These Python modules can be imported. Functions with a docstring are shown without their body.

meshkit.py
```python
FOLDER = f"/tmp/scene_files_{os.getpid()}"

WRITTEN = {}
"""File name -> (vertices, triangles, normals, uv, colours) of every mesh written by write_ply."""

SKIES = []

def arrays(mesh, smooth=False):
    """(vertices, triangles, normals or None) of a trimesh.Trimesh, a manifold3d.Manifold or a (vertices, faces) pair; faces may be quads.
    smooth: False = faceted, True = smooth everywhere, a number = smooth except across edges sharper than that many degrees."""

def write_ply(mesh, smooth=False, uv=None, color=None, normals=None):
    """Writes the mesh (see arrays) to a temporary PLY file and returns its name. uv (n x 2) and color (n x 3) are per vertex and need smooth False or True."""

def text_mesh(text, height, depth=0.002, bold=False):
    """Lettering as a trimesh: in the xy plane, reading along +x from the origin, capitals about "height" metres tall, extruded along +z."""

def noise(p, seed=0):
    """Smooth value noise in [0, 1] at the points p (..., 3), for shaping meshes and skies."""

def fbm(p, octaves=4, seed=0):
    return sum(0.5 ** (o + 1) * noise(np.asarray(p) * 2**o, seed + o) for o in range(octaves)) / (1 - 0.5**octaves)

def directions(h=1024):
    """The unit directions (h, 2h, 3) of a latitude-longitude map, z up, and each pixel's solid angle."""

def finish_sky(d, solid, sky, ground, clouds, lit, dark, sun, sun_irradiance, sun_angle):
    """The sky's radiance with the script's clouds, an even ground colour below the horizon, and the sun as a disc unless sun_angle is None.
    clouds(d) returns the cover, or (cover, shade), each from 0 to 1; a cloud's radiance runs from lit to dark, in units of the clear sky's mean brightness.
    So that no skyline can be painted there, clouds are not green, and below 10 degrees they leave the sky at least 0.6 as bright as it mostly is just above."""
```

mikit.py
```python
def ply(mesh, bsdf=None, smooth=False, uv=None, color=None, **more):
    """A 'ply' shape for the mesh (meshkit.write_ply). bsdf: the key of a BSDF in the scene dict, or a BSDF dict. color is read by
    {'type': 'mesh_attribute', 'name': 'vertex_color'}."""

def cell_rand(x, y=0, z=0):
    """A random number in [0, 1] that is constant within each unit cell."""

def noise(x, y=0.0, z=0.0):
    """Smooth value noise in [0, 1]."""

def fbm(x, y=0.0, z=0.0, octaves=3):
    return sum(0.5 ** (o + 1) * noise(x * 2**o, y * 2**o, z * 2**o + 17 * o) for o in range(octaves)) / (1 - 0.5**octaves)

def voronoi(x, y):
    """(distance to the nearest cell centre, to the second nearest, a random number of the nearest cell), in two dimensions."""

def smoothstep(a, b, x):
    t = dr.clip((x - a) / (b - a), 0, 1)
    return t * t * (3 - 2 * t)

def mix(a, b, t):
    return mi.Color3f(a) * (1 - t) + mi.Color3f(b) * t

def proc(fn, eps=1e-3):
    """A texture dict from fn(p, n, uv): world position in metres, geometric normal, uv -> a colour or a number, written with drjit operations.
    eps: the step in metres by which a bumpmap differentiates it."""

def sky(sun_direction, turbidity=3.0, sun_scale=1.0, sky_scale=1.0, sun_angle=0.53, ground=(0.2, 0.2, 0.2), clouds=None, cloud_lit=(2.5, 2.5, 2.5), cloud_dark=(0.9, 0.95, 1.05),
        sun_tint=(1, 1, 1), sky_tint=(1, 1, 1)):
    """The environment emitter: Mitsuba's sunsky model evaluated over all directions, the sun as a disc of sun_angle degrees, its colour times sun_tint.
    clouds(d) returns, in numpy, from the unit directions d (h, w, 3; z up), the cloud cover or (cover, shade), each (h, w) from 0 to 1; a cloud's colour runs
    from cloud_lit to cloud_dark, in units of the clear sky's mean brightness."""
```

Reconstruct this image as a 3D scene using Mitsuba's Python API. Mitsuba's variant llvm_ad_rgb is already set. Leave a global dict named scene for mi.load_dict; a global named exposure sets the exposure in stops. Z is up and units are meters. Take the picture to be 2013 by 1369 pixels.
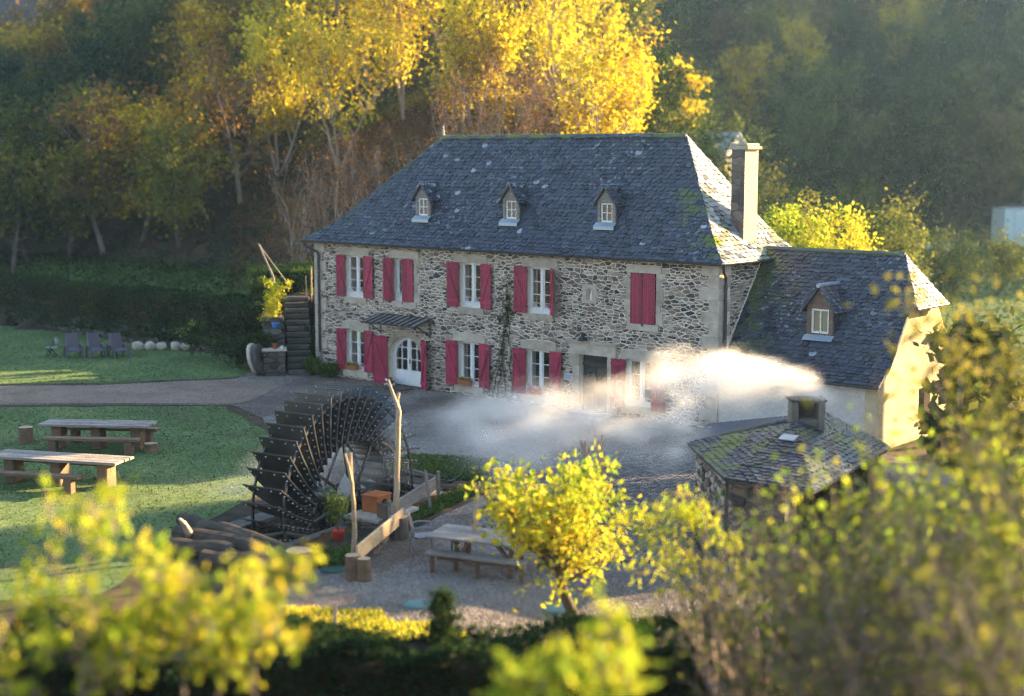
import math, numpy as np, drjit as dr, mitsuba as mi, mikit, meshkit, trimesh
import shapely.geometry as sg
from shapely.ops import unary_union
from scipy.spatial import Delaunay, Voronoi
from mikit import noise as Nz, fbm as Fb, voronoi as Vo, smoothstep as SS, mix
T = mi.ScalarTransform4f
scene, labels = {}, {}
# ------------------------------------------------------------------ camera, sky, exposure
EYE = np.array([0, 0, 8.6]); FPX = 2900.0; PITCH = math.atan(382.5 / FPX)
scene['camera'] = {'type': 'thinlens', 'fov': 2 * math.degrees(math.atan(1006.5 / FPX)), 'fov_axis': 'x',
    'aperture_radius': 0.075, 'focus_distance': 42.0, 'near_clip': 0.5, 'far_clip': 2000.0,
    'to_world': T().look_at(origin=EYE.tolist(), target=(EYE + [0, math.cos(PITCH), -math.sin(PITCH)]).tolist(), up=[0, 0, 1]),
    'medium': {'type': 'ref', 'id': 'haze_air'}}
SUN = np.array([0.88, 0.42, 0.305]); SUN /= np.linalg.norm(SUN)
scene['sky'] = mikit.sky(SUN, turbidity=3, sun_tint=(1.0, 0.97, 0.92), sun_scale=1.5, sky_tint=(1.13, 0.985, 0.94))
exposure = 4.1
scene['haze_air'] = {'type': 'homogeneous', 'albedo': {'type': 'rgb', 'value': [0.44, 0.70, 1.0]}, 'sigma_t': 0.00055,
                     'phase': {'type': 'hg', 'g': 0.76}}

# ------------------------------------------------------------------ layout helpers (metres; z up)
_c, _s = math.cos(PITCH), math.sin(PITCH)
def ray(x, y):
    dx, dz = (x - 1006.5) / FPX, -(y - 684.5) / FPX
    return np.array([dx, _c + _s * dz, -_s + _c * dz])
def at_z(x, y, z=0.0): r = ray(x, y); return EYE + r * (z - 8.6) / r[2]
def at_Y(x, y, Y): r = ray(x, y); return EYE + r * Y / r[1]
TH = math.radians(40.55)
R0 = np.array([6.4, 45.51, 0.0])                       # the house's right front corner
U = np.array([math.cos(TH), -math.sin(TH), 0]); V = np.array([math.sin(TH), math.cos(TH), 0]); K = np.array([0, 0, 1.0])
HM = np.stack([U, V, K])                               # house frame: a along the front, b into the house, z up
def hw(a, b, z=0.0): return R0 + U * a + V * b + K * z
def H(p): return R0 + np.asarray(p, float) @ HM
def rot(az=0, el=0, roll=0):
    ca, sa, ce, se, cr, sr = math.cos(az), math.sin(az), math.cos(el), math.sin(el), math.cos(roll), math.sin(roll)
    return (np.array([[ca, -sa, 0], [sa, ca, 0], [0, 0, 1]]) @ np.array([[ce, 0, -se], [0, 1, 0], [se, 0, ce]]) @ np.array([[1, 0, 0], [0, cr, -sr], [0, sr, cr]])).T
def nrm(v): v = np.asarray(v, float); return v / (np.linalg.norm(v, axis=-1, keepdims=True) + 1e-12)

_ch = np.array([[sx, sy, sz] for sx in (-1, 1) for sy in (-1, 1) for sz in (-1, 1)], float)
def _chamfer(h, c):
    out = []
    for s in _ch:
        for k in range(3):
            q = np.asarray(h, float) - c; q[k] = h[k]; out.append(s * q)
    return np.array(out)
_hull = trimesh.convex.convex_hull(_chamfer(np.ones(3), 0.2))
_cf = np.array([[int(np.argmin(np.abs(_chamfer(np.ones(3), 0.2) - p).sum(1))) for p in _hull.vertices[t]] for t in _hull.faces])
BOXF = np.array([[0, 1, 3], [0, 3, 2], [4, 6, 7], [4, 7, 5], [0, 4, 5], [0, 5, 1], [2, 3, 7], [2, 7, 6], [0, 2, 6], [0, 6, 4], [1, 5, 7], [1, 7, 3]])

class MB:
    """Collects pieces that become one mesh; uv carries a random tone per piece."""
    def __init__(s): s.v, s.f, s.t, s.n = [], [], [], 0
    def add(s, v, f, uv=(0.5, 0.5)):
        v = np.asarray(v, float).reshape(-1, 3); f = np.asarray(f, int)
        if f.ndim == 2 and f.shape[1] == 4: f = np.vstack([f[:, [0, 1, 2]], f[:, [0, 2, 3]]])
        s.v.append(v); s.f.append(f + s.n); s.t.append(np.broadcast_to(np.asarray(uv, float), (len(v), 2))); s.n += len(v); return s
    def box(s, c, size, R=None, uv=(0.5, 0.5), ch=0.0):
        h = np.asarray(size, float) / 2
        v, f = (_chamfer(h, min(ch, 0.45 * min(size))), _cf) if ch else (_ch * h, BOXF)
        return s.add((v if R is None else v @ R) + np.asarray(c, float), f, uv)
    def hbox(s, a0, a1, b0, b1, z0, z1, uv=(0.5, 0.5), ch=0.0):
        return s.box(hw((a0 + a1) / 2, (b0 + b1) / 2, (z0 + z1) / 2), (abs(a1 - a0), abs(b1 - b0), abs(z1 - z0)), HM, uv, ch)
    def bar(s, p, q, w, h=None, up=(0, 0, 1), uv=(0.5, 0.5), ch=0.0):
        p, q = np.asarray(p, float), np.asarray(q, float); x = q - p; L = np.linalg.norm(x); x = x / L
        y = np.cross(up, x); y = nrm(y) if np.linalg.norm(y) > 1e-6 else np.array([1.0, 0, 0]); z = np.cross(x, y)
        return s.box((p + q) / 2, (L, w, h or w), np.stack([x, y, z]), uv, ch)
    def tube(s, pts, rad, sides=6, uv=(0.5, 0.5), cap=True):
        p = np.asarray(pts, float); r = np.broadcast_to(np.asarray(rad, float), (len(p),))
        t = nrm(np.gradient(p, axis=0)); a = np.cross(t, np.where(np.abs(t[:, 2:]) < 0.9, [0, 0, 1.0], [1.0, 0, 0])); a = nrm(a); b = np.cross(t, a)
        an = np.arange(sides) * 2 * np.pi / sides
        v = p[:, None] + r[:, None, None] * (np.cos(an)[None, :, None] * a[:, None] + np.sin(an)[None, :, None] * b[:, None])
        i, j = np.meshgrid(np.arange(len(p) - 1), np.arange(sides), indexing='ij'); k = (j + 1) % sides
        f = np.stack([i * sides + j, i * sides + k, (i + 1) * sides + k, (i + 1) * sides + j], -1).reshape(-1, 4)
        f = np.vstack([f[:, [0, 1, 2]], f[:, [0, 2, 3]]]); v = v.reshape(-1, 3); n0 = len(v)
        if cap:
            q = np.arange(sides); v = np.vstack([v, p[:1], p[-1:]]); m = (len(p) - 1) * sides
            f = np.vstack([f, np.stack([q * 0 + n0, (q + 1) % sides, q], 1), np.stack([q * 0 + n0 + 1, m + q, m + (q + 1) % sides], 1)])
        return s.add(v, f, uv)
    def lathe(s, prof, o=(0, 0, 0), R=None, n=20, uv=(0.5, 0.5)):
        pr = np.asarray(prof, float); an = np.arange(n) * 2 * np.pi / n
        v = np.stack([pr[:, None, 0] * np.cos(an), pr[:, None, 0] * np.sin(an), np.repeat(pr[:, 1:2], n, 1)], -1).reshape(-1, 3)
        i, j = np.meshgrid(np.arange(len(pr) - 1), np.arange(n), indexing='ij'); k = (j + 1) % n
        f = np.stack([i * n + j, i * n + k, (i + 1) * n + k, (i + 1) * n + j], -1).reshape(-1, 4)
        return s.add((v if R is None else v @ R) + np.asarray(o, float), f, uv)
    def slab(s, poly, h, o, R, uv=(0.5, 0.5)):
        """2-D polygon (holes allowed) in the plane of R's first two rows, extruded by h along its third."""
        for g in getattr(poly, 'geoms', [poly]):
            if g.is_empty or g.area < 1e-6: continue
            m = trimesh.creation.extrude_polygon(g, h, engine='earcut'); s.add(np.array(m.vertices) @ R + np.asarray(o, float), np.array(m.faces), uv)
        return s
    def trim(s, m, o=(0, 0, 0), R=None, uv=(0.5, 0.5)):
        v = np.array(m.vertices); return s.add((v if R is None else v @ R) + np.asarray(o, float), np.array(m.faces), uv)
    def arrays(s): return np.vstack(s.v), np.vstack(s.f), np.vstack(s.t)

used = {}
def num(base):
    k = used.get(base, 0); used[base] = k + 1
    return base if k == 0 else f'{base}_{k:03d}'
def put(name, mb, bsdf, parent=None, smooth=False):
    key = num(f'{parent}__{name}' if parent else name)
    v, f, t = mb.arrays(); scene[key] = mikit.ply((v, f), bsdf, smooth, uv=t); return key
def thing(name, label, cat, group=None):
    key = num(name); labels[key] = {'label': label, 'category': cat}
    if group: labels[key]['group'] = group
    return key
def say(key, label): labels[key] = {**labels.get(key, {}), 'label': label}
def tag(key, label, cat=None, group=None, kind=None):
    labels[key] = {'label': label, **({'category': cat} if cat else {}), **({'group': group} if group else {}), **({'kind': kind} if kind else {})}
def structure(key, label=None): labels[key] = {'kind': 'structure', **({'label': label} if label else {})}
def pieces(parent, name, mbs, bsdf, rest, cap=300, smooth=False):
    """Each piece an entry of its own, the nearest 'cap' of them; the others joined into one part of the kind stuff."""
    cen = np.array([np.mean(m.v[0], 0) for m in mbs]); order = np.argsort(np.linalg.norm(cen - EYE, axis=1))
    for i in order[:cap]: put(name, mbs[i], bsdf, parent, smooth)
    if len(order) > cap:
        j = MB()
        for i in order[cap:]:
            v, f, t = mbs[i].arrays(); j.add(v, f, t)
        labels[put(rest, j, bsdf, parent, smooth)] = {'kind': 'stuff'}

# ------------------------------------------------------------------ materials
def rgb(*c): return {'type': 'rgb', 'value': list(c)}
def P(name, color, rough=0.6, **kw):
    scene[name] = {'type': 'twosided', 'bsdf': {'type': 'principled', 'base_color': color if isinstance(color, dict) else rgb(*color), 'roughness': rough, **kw}}
def ramp(t, cols):
    n = len(cols) - 1; c = mi.Color3f(cols[0])
    for i in range(n): c = mix(c, cols[i + 1], dr.clip(t * n - i, 0, 1))
    return c
def tex(fn): return mikit.proc(fn)
P('m_stone', tex(lambda p, n, uv: ramp(uv.x, [(.035, .034, .038), (.085, .07, .065), (.18, .128, .10), (.23, .18, .145), (.34, .27, .21), (.45, .38, .31)]) * (0.72 + 0.55 * Fb(p.x * 14, p.y * 14, p.z * 14))), 0.85)
P('m_mortar', tex(lambda p, n, uv: mix((.62, .54, .44), (.80, .71, .60), Fb(p.x * 2, p.y * 2, p.z * 2)) * (0.8 + 0.4 * Nz(p.x * 25, p.y * 25, p.z * 25))), 0.95)
P('m_ashlar', tex(lambda p, n, uv: mix((.40, .335, .26), (.56, .48, .385), uv.x) * (0.70 + 0.55 * Fb(p.x * 6, p.y * 6, p.z * 6)) * mix((1, 1, 1), (.72, .70, .55), SS(.55, .8, Fb(p.x * 1.7 + 9, p.y * 1.7, p.z * 1.7)) * uv.y)), 0.9)
def slate_color(p, n, uv):
    lich = SS(.62, .72, Fb(p.x * 9, p.y * 9, p.z * 9)) * SS(.40, .75, Fb(p.x * .5 + 40, p.y * .5, p.z * .5 + 7)) * .55
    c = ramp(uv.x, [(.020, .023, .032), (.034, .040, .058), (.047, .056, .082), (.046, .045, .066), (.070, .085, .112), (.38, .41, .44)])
    c = mix(c, (.36, .39, .40), lich) * (0.8 + 0.4 * Nz(p.x * 18, p.y * 18, p.z * 18))
    return mix(c, (.10, .13, .03), uv.y * SS(.42, .62, Fb(p.x * 2.2, p.y * 2.2, p.z * 2.2 + 3)))
P('m_slate', tex(slate_color), 0.5, specular=0.7)
P('m_zinc', (.36, .43, .50), 0.35, metallic=0.4)
P('m_red', tex(lambda p, n, uv: mix((.34, .018, .062), (.27, .015, .050), Fb(p.x * 3, p.y * 3, p.z * 5)) * (0.58 + 0.7 * uv.x + .25 * Nz(p.x * 11, p.y * 11, p.z * 3))), 0.5)
P('m_white', tex(lambda p, n, uv: mix((.80, .80, .79), (.66, .66, .65), Fb(p.x * 5, p.y * 5, p.z * 5) * .6)), 0.45)
P('m_gutter', (.055, .055, .06), 0.4)
P('m_pipe', (.30, .32, .34), 0.4, metallic=0.3)
P('m_iron', (.03, .032, .034), 0.5)
P('m_wheel', tex(lambda p, n, uv: mix((.022, .024, .028), (.05, .05, .052), Fb(p.x * 3, p.y * 3, p.z * 3)) * (0.75 + 0.5 * uv.x)), 0.38, specular=0.6)
P('m_bolt', (.55, .57, .60), 0.35, metallic=0.5)
def wood(c0, c1, sc=1.0):
    def fn(p, n, uv):
        g = Fb(p.x * 3 * sc + uv.x * 31, p.y * 3 * sc + uv.y * 17, p.z * 9 * sc); h = Nz(p.x * 22 + uv.x * 50, p.y * 22, p.z * 40)
        return mix(c0, c1, g) * (0.65 + 0.4 * h + 0.35 * uv.x)
    return tex(fn)
P('m_greywood', wood((.17, .145, .13), (.33, .29, .255)), 0.8)
P('m_brownwood', wood((.11, .065, .04), (.24, .155, .10)), 0.8)
P('m_freshwood', wood((.46, .30, .16), (.62, .45, .27)), 0.75)
P('m_polewood', wood((.30, .21, .13), (.50, .38, .25)), 0.75)
P('m_doorwood', wood((.03, .027, .025), (.075, .068, .062)), 0.7)
P('m_bark', tex(lambda p, n, uv: mix((.045, .036, .028), (.16, .13, .105), Fb(p.x * 5, p.y * 5, p.z * 2.5)) * (0.6 + 0.8 * uv.x)), 0.95)
P('m_palebark', tex(lambda p, n, uv: mix((.19, .15, .12), (.34, .29, .25), Fb(p.x * 5, p.y * 5, p.z * 2)) * (0.6 + 0.8 * uv.x)), 0.95)
P('m_darkstone', tex(lambda p, n, uv: mix((.06, .06, .055), (.16, .15, .13), Fb(p.x * 4, p.y * 4, p.z * 4)) * (0.6 + .8 * uv.x)), 0.9)
P('m_orange', tex(lambda p, n, uv: mix((.56, .17, .055), (.42, .12, .04), Fb(p.x * 5, p.y * 5, p.z * 5))), 0.45)
P('m_terracotta', (.36, .10, .05), 0.7)
P('m_redpot', (.50, .045, .03), 0.5)
P('m_plastic', (.24, .23, .26), 0.45)
P('m_mauve', (.12, .10, .125), 0.6)
P('m_plaster', tex(lambda p, n, uv: mix((.56, .51, .46), (.68, .63, .57), Fb(p.x * 1.3, p.y * 1.3, p.z * 1.3)) * (0.88 + 0.2 * Nz(p.x * 14, p.y * 14, p.z * 14))), 0.9)
P('m_gable', tex(lambda p, n, uv: mix((.48, .38, .22), (.64, .54, .36), Fb(p.x * 1.1, p.y * 1.1, p.z * 1.1)) * (0.85 + 0.25 * Nz(p.x * 9, p.y * 9, p.z * 9))), 0.9)
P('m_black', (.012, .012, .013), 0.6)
P('m_curtain', (.30, .23, .16), 0.9)
P('m_lace', (.30, .28, .26), 0.9)
P('m_sill_paint', (.26, .27, .29), 0.6)
P('m_teal', (.11, .20, .20), 0.6)
P('m_darkgreen', (.025, .09, .065), 0.6)
P('m_palebox', (.55, .68, .72), 0.4)
P('m_bluecloth', (.08, .2, .5), 0.7)
P('m_pale_roof', (.36, .42, .43), 0.6)
P('m_water', (.012, .016, .014), 0.08, specular=0.5)
P('m_flower', tex(lambda p, n, uv: ramp(uv.x, [(.5, .03, .05), (.75, .2, .25), (.8, .75, .7), (.10, .2, .04)])), 0.7)
P('m_cat', tex(lambda p, n, uv: ramp(SS(.45, .55, Fb(p.x * 6 + 3, p.y * 6, p.z * 6)), [(.02, .02, .022), (.7, .68, .65)])), 0.8)
scene['m_glass'] = {'type': 'thindielectric', 'int_ior': 1.5}
def gravel_color(p, n, uv):
    d, e, r = Vo(p.x * 22, p.y * 22)
    return mix((.095, .084, .08), (.31, .272, .25), r) * (0.55 + 0.45 * SS(.02, .3, e - d)) * mix((.62, .53, .45), (1.15, 1.1, 1.05), SS(.3, .68, Fb(p.x * .45, p.y * .45, 1) + .12 * (Nz(p.x * 3, p.y * 3, 5) - .5)))
P('m_gravel', tex(gravel_color), 0.75)
P('m_sett', tex(lambda p, n, uv: mix((.12, .112, .112), (.25, .23, .22), uv.x) * (0.7 + 0.55 * Fb(p.x * 9, p.y * 9, p.z * 9))), 0.5)
P('m_path', tex(lambda p, n, uv: mix((.15, .108, .078), (.25, .185, .135), Fb(p.x * 1.2, p.y * 1.2, 2)) * (0.75 + 0.5 * Nz(p.x * 14, p.y * 14, 1))), 0.9)
P('m_lawn', tex(lambda p, n, uv: ramp(Fb(p.x * .6, p.y * .6, 5), [(.11, .092, .045), (.066, .108, .032), (.095, .142, .045), (.16, .175, .06)]) * (0.7 + 0.6 * Nz(p.x * 12, p.y * 12, 3))), 0.9)
P('m_earth', tex(lambda p, n, uv: ramp(Fb(p.x * .6, p.y * .6, p.z * .6), [(.012, .018, .008), (.035, .028, .016), (.075, .046, .028), (.055, .04, .026)]) * (0.6 + 0.8 * Nz(p.x * 5, p.y * 5, p.z * 5))), 0.95)
def LEAF(name, cols, trans=0.9, rough=0.55):
    scene[name] = {'type': 'principledthin', 'base_color': tex(lambda p, n, uv: ramp(uv.x, cols)), 'roughness': rough, 'diff_trans': trans, 'spec_trans': 0.0, 'eta': 1.4}
LEAF('m_leaf_gold', [(.24, .14, .04), (.52, .37, .03), (.72, .58, .03), (.76, .66, .05), (.44, .48, .05)], 1.0)
LEAF('m_leaf_olive', [(.035, .055, .018), (.085, .115, .028), (.19, .21, .045), (.36, .32, .06)], 0.8)
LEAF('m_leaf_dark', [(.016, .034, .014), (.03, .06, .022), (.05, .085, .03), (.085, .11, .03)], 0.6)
LEAF('m_leaf_rust', [(.08, .042, .022), (.19, .095, .038), (.31, .16, .055), (.24, .19, .055)], 0.7)
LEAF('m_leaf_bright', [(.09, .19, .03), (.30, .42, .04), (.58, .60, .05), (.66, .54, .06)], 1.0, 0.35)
LEAF('m_leaf_grass', [(.040, .078, .020), (.072, .130, .032), (.115, .18, .045), (.20, .22, .06)], 0.7)
# ------------------------------------------------------------------ terrain
def ss(a, b, x): t = np.clip((np.asarray(x, float) - a) / (b - a), 0, 1); return t * t * (3 - 2 * t)
def ab(x, y): dx, dy = np.asarray(x, float) - R0[0], np.asarray(y, float) - R0[1]; return dx * U[0] + dy * U[1], dx * V[0] + dy * V[1]
AX = nrm([0.848, -0.53, 0.0]); DX = np.array([0.53, 0.848, 0.0])     # the wheel's axle (towards the yard) and its disc's level direction
WC = np.array([-3.75, 34.4, 0.42]); WR = 2.72; WW = 1.12             # near end of the axle, radius, width
def Zt(x, y):
    x, y = np.asarray(x, float), np.asarray(y, float); a, b = ab(x, y)
    out = np.maximum(ss(-18.75, -19.35, a), ss(4.4, 5.0, b)) * ss(9, 2, a)
    z = out * (1 - ss(.08 * y + 3, .08 * y + 11, x)) * (1.25 * ss(1.25, 1.75, b) + 1.5 * np.maximum(ss(2.2, 6.5, b), ss(-24.6, -22.6, a) * ss(1.5, 1.9, b)))
    nz = meshkit.fbm(np.stack([x * .11, y * .11, x * 0 + 3], -1), 3, 5) - .5
    fall = 1 - ss(.08 * y - 6, .08 * y + 4, x)
    h1 = .66 * np.maximum(0, b - 8.2); h1 = 55 * (1 - np.exp(-h1 / 55)) * fall + nz * 2.2 * ss(10, 16, b) * fall
    yf = 138 - 56 * ss(48, 112, x); h2 = (.60 + .2 * ss(55, 100, x)) * np.maximum(0, y - yf); h2 = 74 * (1 - np.exp(-h2 / 74)) + nz * 3 * ss(2, 14, y - yf)  # unseen right arm steepened and brought nearer to cast shade on the woods
    z = np.maximum(z + h1, h2)
    z = z + 7.0 * np.clip(1 - y / 20.0, 0, 1.6) ** 1.15
    return z
def sp(a, b, step): return np.arange(a, b, step)
gx = np.concatenate([sp(-150, -30, 4), sp(-30, 16, .45), sp(16, 60, 2), sp(60, 260, 6)]); gy = np.concatenate([sp(-14, 18, 1.5), sp(18, 72, .45), sp(72, 150, 1.6), sp(150, 420, 6)])
GX, GY = np.meshgrid(gx, gy, indexing='ij'); GZ = Zt(GX, GY)
rel = np.stack([GX - WC[0], GY - WC[1]], -1); pa, pd = rel @ AX[:2], rel @ DX[:2]
inpit = (pa > -1.75) & (pa < 0.28) & (np.abs(pd) < 3.25); GZ = np.where(inpit, -2.9, GZ)
ni, nj = GX.shape; ii, jj = np.meshgrid(np.arange(ni - 1), np.arange(nj - 1), indexing='ij')
quad = np.stack([ii * nj + jj, (ii + 1) * nj + jj, (ii + 1) * nj + jj + 1, ii * nj + jj + 1], -1).reshape(-1, 4)
structure(put('ground', MB().add(np.stack([GX, GY, GZ], -1).reshape(-1, 3), quad), 'm_earth', smooth=True), 'leaf strewn valley floor rising into steep wooded hills')

def sheet(name, poly, lift, step, bsdf, label=None):
    x0, y0, x1, y1 = poly.bounds; X, Y = np.meshgrid(np.arange(x0, x1, step), np.arange(y0, y1, step)); pts = np.stack([X.ravel(), Y.ravel()], 1)
    import shapely
    pts = pts[shapely.contains_xy(poly.buffer(-step * .4), pts[:, 0], pts[:, 1])]
    L = poly.exterior.length; ed = np.array([poly.exterior.interpolate(t).coords[0] for t in np.arange(0, L, step * .7)])
    al = np.vstack([pts, ed]); tri = Delaunay(al).simplices; cen = al[tri].mean(1); tri = tri[shapely.contains_xy(poly, cen[:, 0], cen[:, 1])]
    p, q, r = al[tri[:, 0]], al[tri[:, 1]], al[tri[:, 2]]; cr = (q - p)[:, 0] * (r - p)[:, 1] - (q - p)[:, 1] * (r - p)[:, 0]; tri[cr < 0] = tri[cr < 0][:, ::-1]
    k = put(name, MB().add(np.column_stack([al, Zt(al[:, 0], al[:, 1]) + lift]), tri), bsdf, smooth=True); structure(k, label); return k
def pxpoly(*pts): return sg.Polygon([at_z(*p)[:2] for p in pts])
def wig(poly, amp=.25, step=.6, seed=1):
    L = poly.exterior.length; pts = np.array([poly.exterior.interpolate(t).coords[0] for t in np.arange(0, L, step)])
    d = meshkit.noise(np.column_stack([pts * 0.9, pts[:, 0] * 0 + seed])) - .5; e = meshkit.noise(np.column_stack([pts * 0.9, pts[:, 0] * 0 + seed + 9])) - .5
    return sg.Polygon(pts + 2 * amp * np.column_stack([d, e])).buffer(0)
pit = sg.Polygon([(WC + AX * i + DX * j)[:2] for i, j in ((-1.85, -3.35), (.3, -3.35), (.3, 3.35), (-1.85, 3.35))])
yard = sg.Polygon([(-10.5, 58.3), hw(-18.6, -.02)[:2], hw(.1, -.02)[:2], hw(6, -.02)[:2], (13, 38), (10, 24), (-4.4, 23.5), (-4.6, 29.6), (-2.2, 33.2), (-.35, 37.6), (-1.0, 40.8), (-3.4, 41.4), (-6.5, 43.5), (-8.2, 47.6), (-9.5, 50.2), (-17, 50.2), (-30, 49.0), (-30, 53.6), (-15.5, 54.6), (-10.5, 56.2)])
sheet('courtyard', wig(yard, .15).difference(pit.buffer(.2)), .004, .5, 'm_gravel', 'grey gravel courtyard in front of the stone house')
lawn1 = sg.Polygon([(-30, 53.9), (-15.5, 55.0), (-10.8, 56.3), (-10.3, 58.3), hw(-19.9, .9)[:2], hw(-30, .95)[:2], hw(-48, .95)[:2], (-40, 60)])
lawn2 = sg.Polygon([(-32, 48.6), (-17, 49.8), (-9.9, 49.8), (-8.6, 47.4), (-7.0, 43.4), (-6.2, 37.5), (-7.5, 33), (-8, 28), (-30, 25)]).difference(pit.buffer(.05))
lawn1, lawn2 = wig(lawn1, .2, seed=4), wig(lawn2, .2, seed=5)
sheet('lawn', lawn1, .012, .6, 'm_lawn', 'green lawn below the clipped hedge with the garden seats'); sheet('lawn', lawn2, .012, .6, 'm_lawn', 'green lawn of the picnic tables beside the water wheel')
terr = sg.Polygon([hw(-19.8, 2.9)[:2], hw(-50, 2.9)[:2], hw(-50, 7.5)[:2], hw(-19.8, 7.5)[:2]])
sheet('terrace_lawn', terr, .03, .6, 'm_lawn', 'grassy terrace between the hedge and the wood')
sheet('path', wig(sg.Polygon([(-30, 49.3), (-17, 50.4), (-9.4, 50.4), (-8.5, 54.5), (-11, 55.9), (-15.5, 54.3), (-30, 53.4)]), .12), .016, .6, 'm_path', 'pale gravel path crossing the lawn')
sheet('verge', wig(sg.Polygon([(-2.6, 38.6), (-.9, 38.2), (.2, 40.2), (-1.2, 41.2), (-3.0, 41.6), (-3.6, 39.4)]), .1), .012, .4, 'm_lawn', 'grass patch behind the water wheel')
sheet('meadow', sg.Polygon([(12, 53), (40, 46), (52, 132), (13, 132)]), .02, 2.0, 'm_lawn', 'rough meadow on the valley floor beyond the annex')
def scatter(poly, n, r):
    import shapely
    x0, y0, x1, y1 = poly.bounds; out = np.zeros((0, 2))
    while len(out) < n:
        q = np.column_stack([r.uniform(x0, x1, n * 2), r.uniform(y0, y1, n * 2)]); out = np.vstack([out, q[shapely.contains_xy(poly, q[:, 0], q[:, 1])]])
    return out[:n]
def quads(c, t, s, L, W, tone):
    """rhombic leaves: centre, two axes, length and width (arrays)"""
    v = np.stack([c - t * L[:, None] * .5, c + s * W[:, None] * .5, c + t * L[:, None] * .5, c - s * W[:, None] * .5], 1).reshape(-1, 3)
    k = np.arange(len(c))[:, None] * 4; f = np.vstack([k + [0, 1, 2], k + [0, 2, 3]]); return v, f, np.repeat(tone, 4, 0)
def rdir(r, n): return nrm(r.normal(size=(n, 3)))
def grass(name, poly, n, hgt, r, label, bsdf='m_leaf_grass', lift=0.0, tone=.45):
    p = scatter(poly, n, r); z = Zt(p[:, 0], p[:, 1]) + lift; b = np.column_stack([p, z]); az = r.uniform(0, 2 * np.pi, n)
    s = np.stack([np.cos(az), np.sin(az), az * 0], 1); w = r.uniform(.02, .06, n)[:, None] * hgt / .12; h = r.uniform(.4, 1.2, n)[:, None] * hgt; lean = r.normal(0, .5, (n, 2)) * h
    tip = b + np.column_stack([lean, h]); v = np.stack([b - s * w, b + s * w, tip], 1).reshape(-1, 3)
    tn = np.clip(r.normal(tone, .2, n) + .5 * (meshkit.noise(np.column_stack([p * .5, p[:, 0] * 0])) - .5), 0, 1)
    k = put(name, MB().add(v, np.arange(3 * n).reshape(-1, 3), np.repeat(np.column_stack([tn, tn]), 3, 0)), bsdf); tag(k, label, 'grass', kind='stuff'); return k
RG = np.random.default_rng(11)
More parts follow.
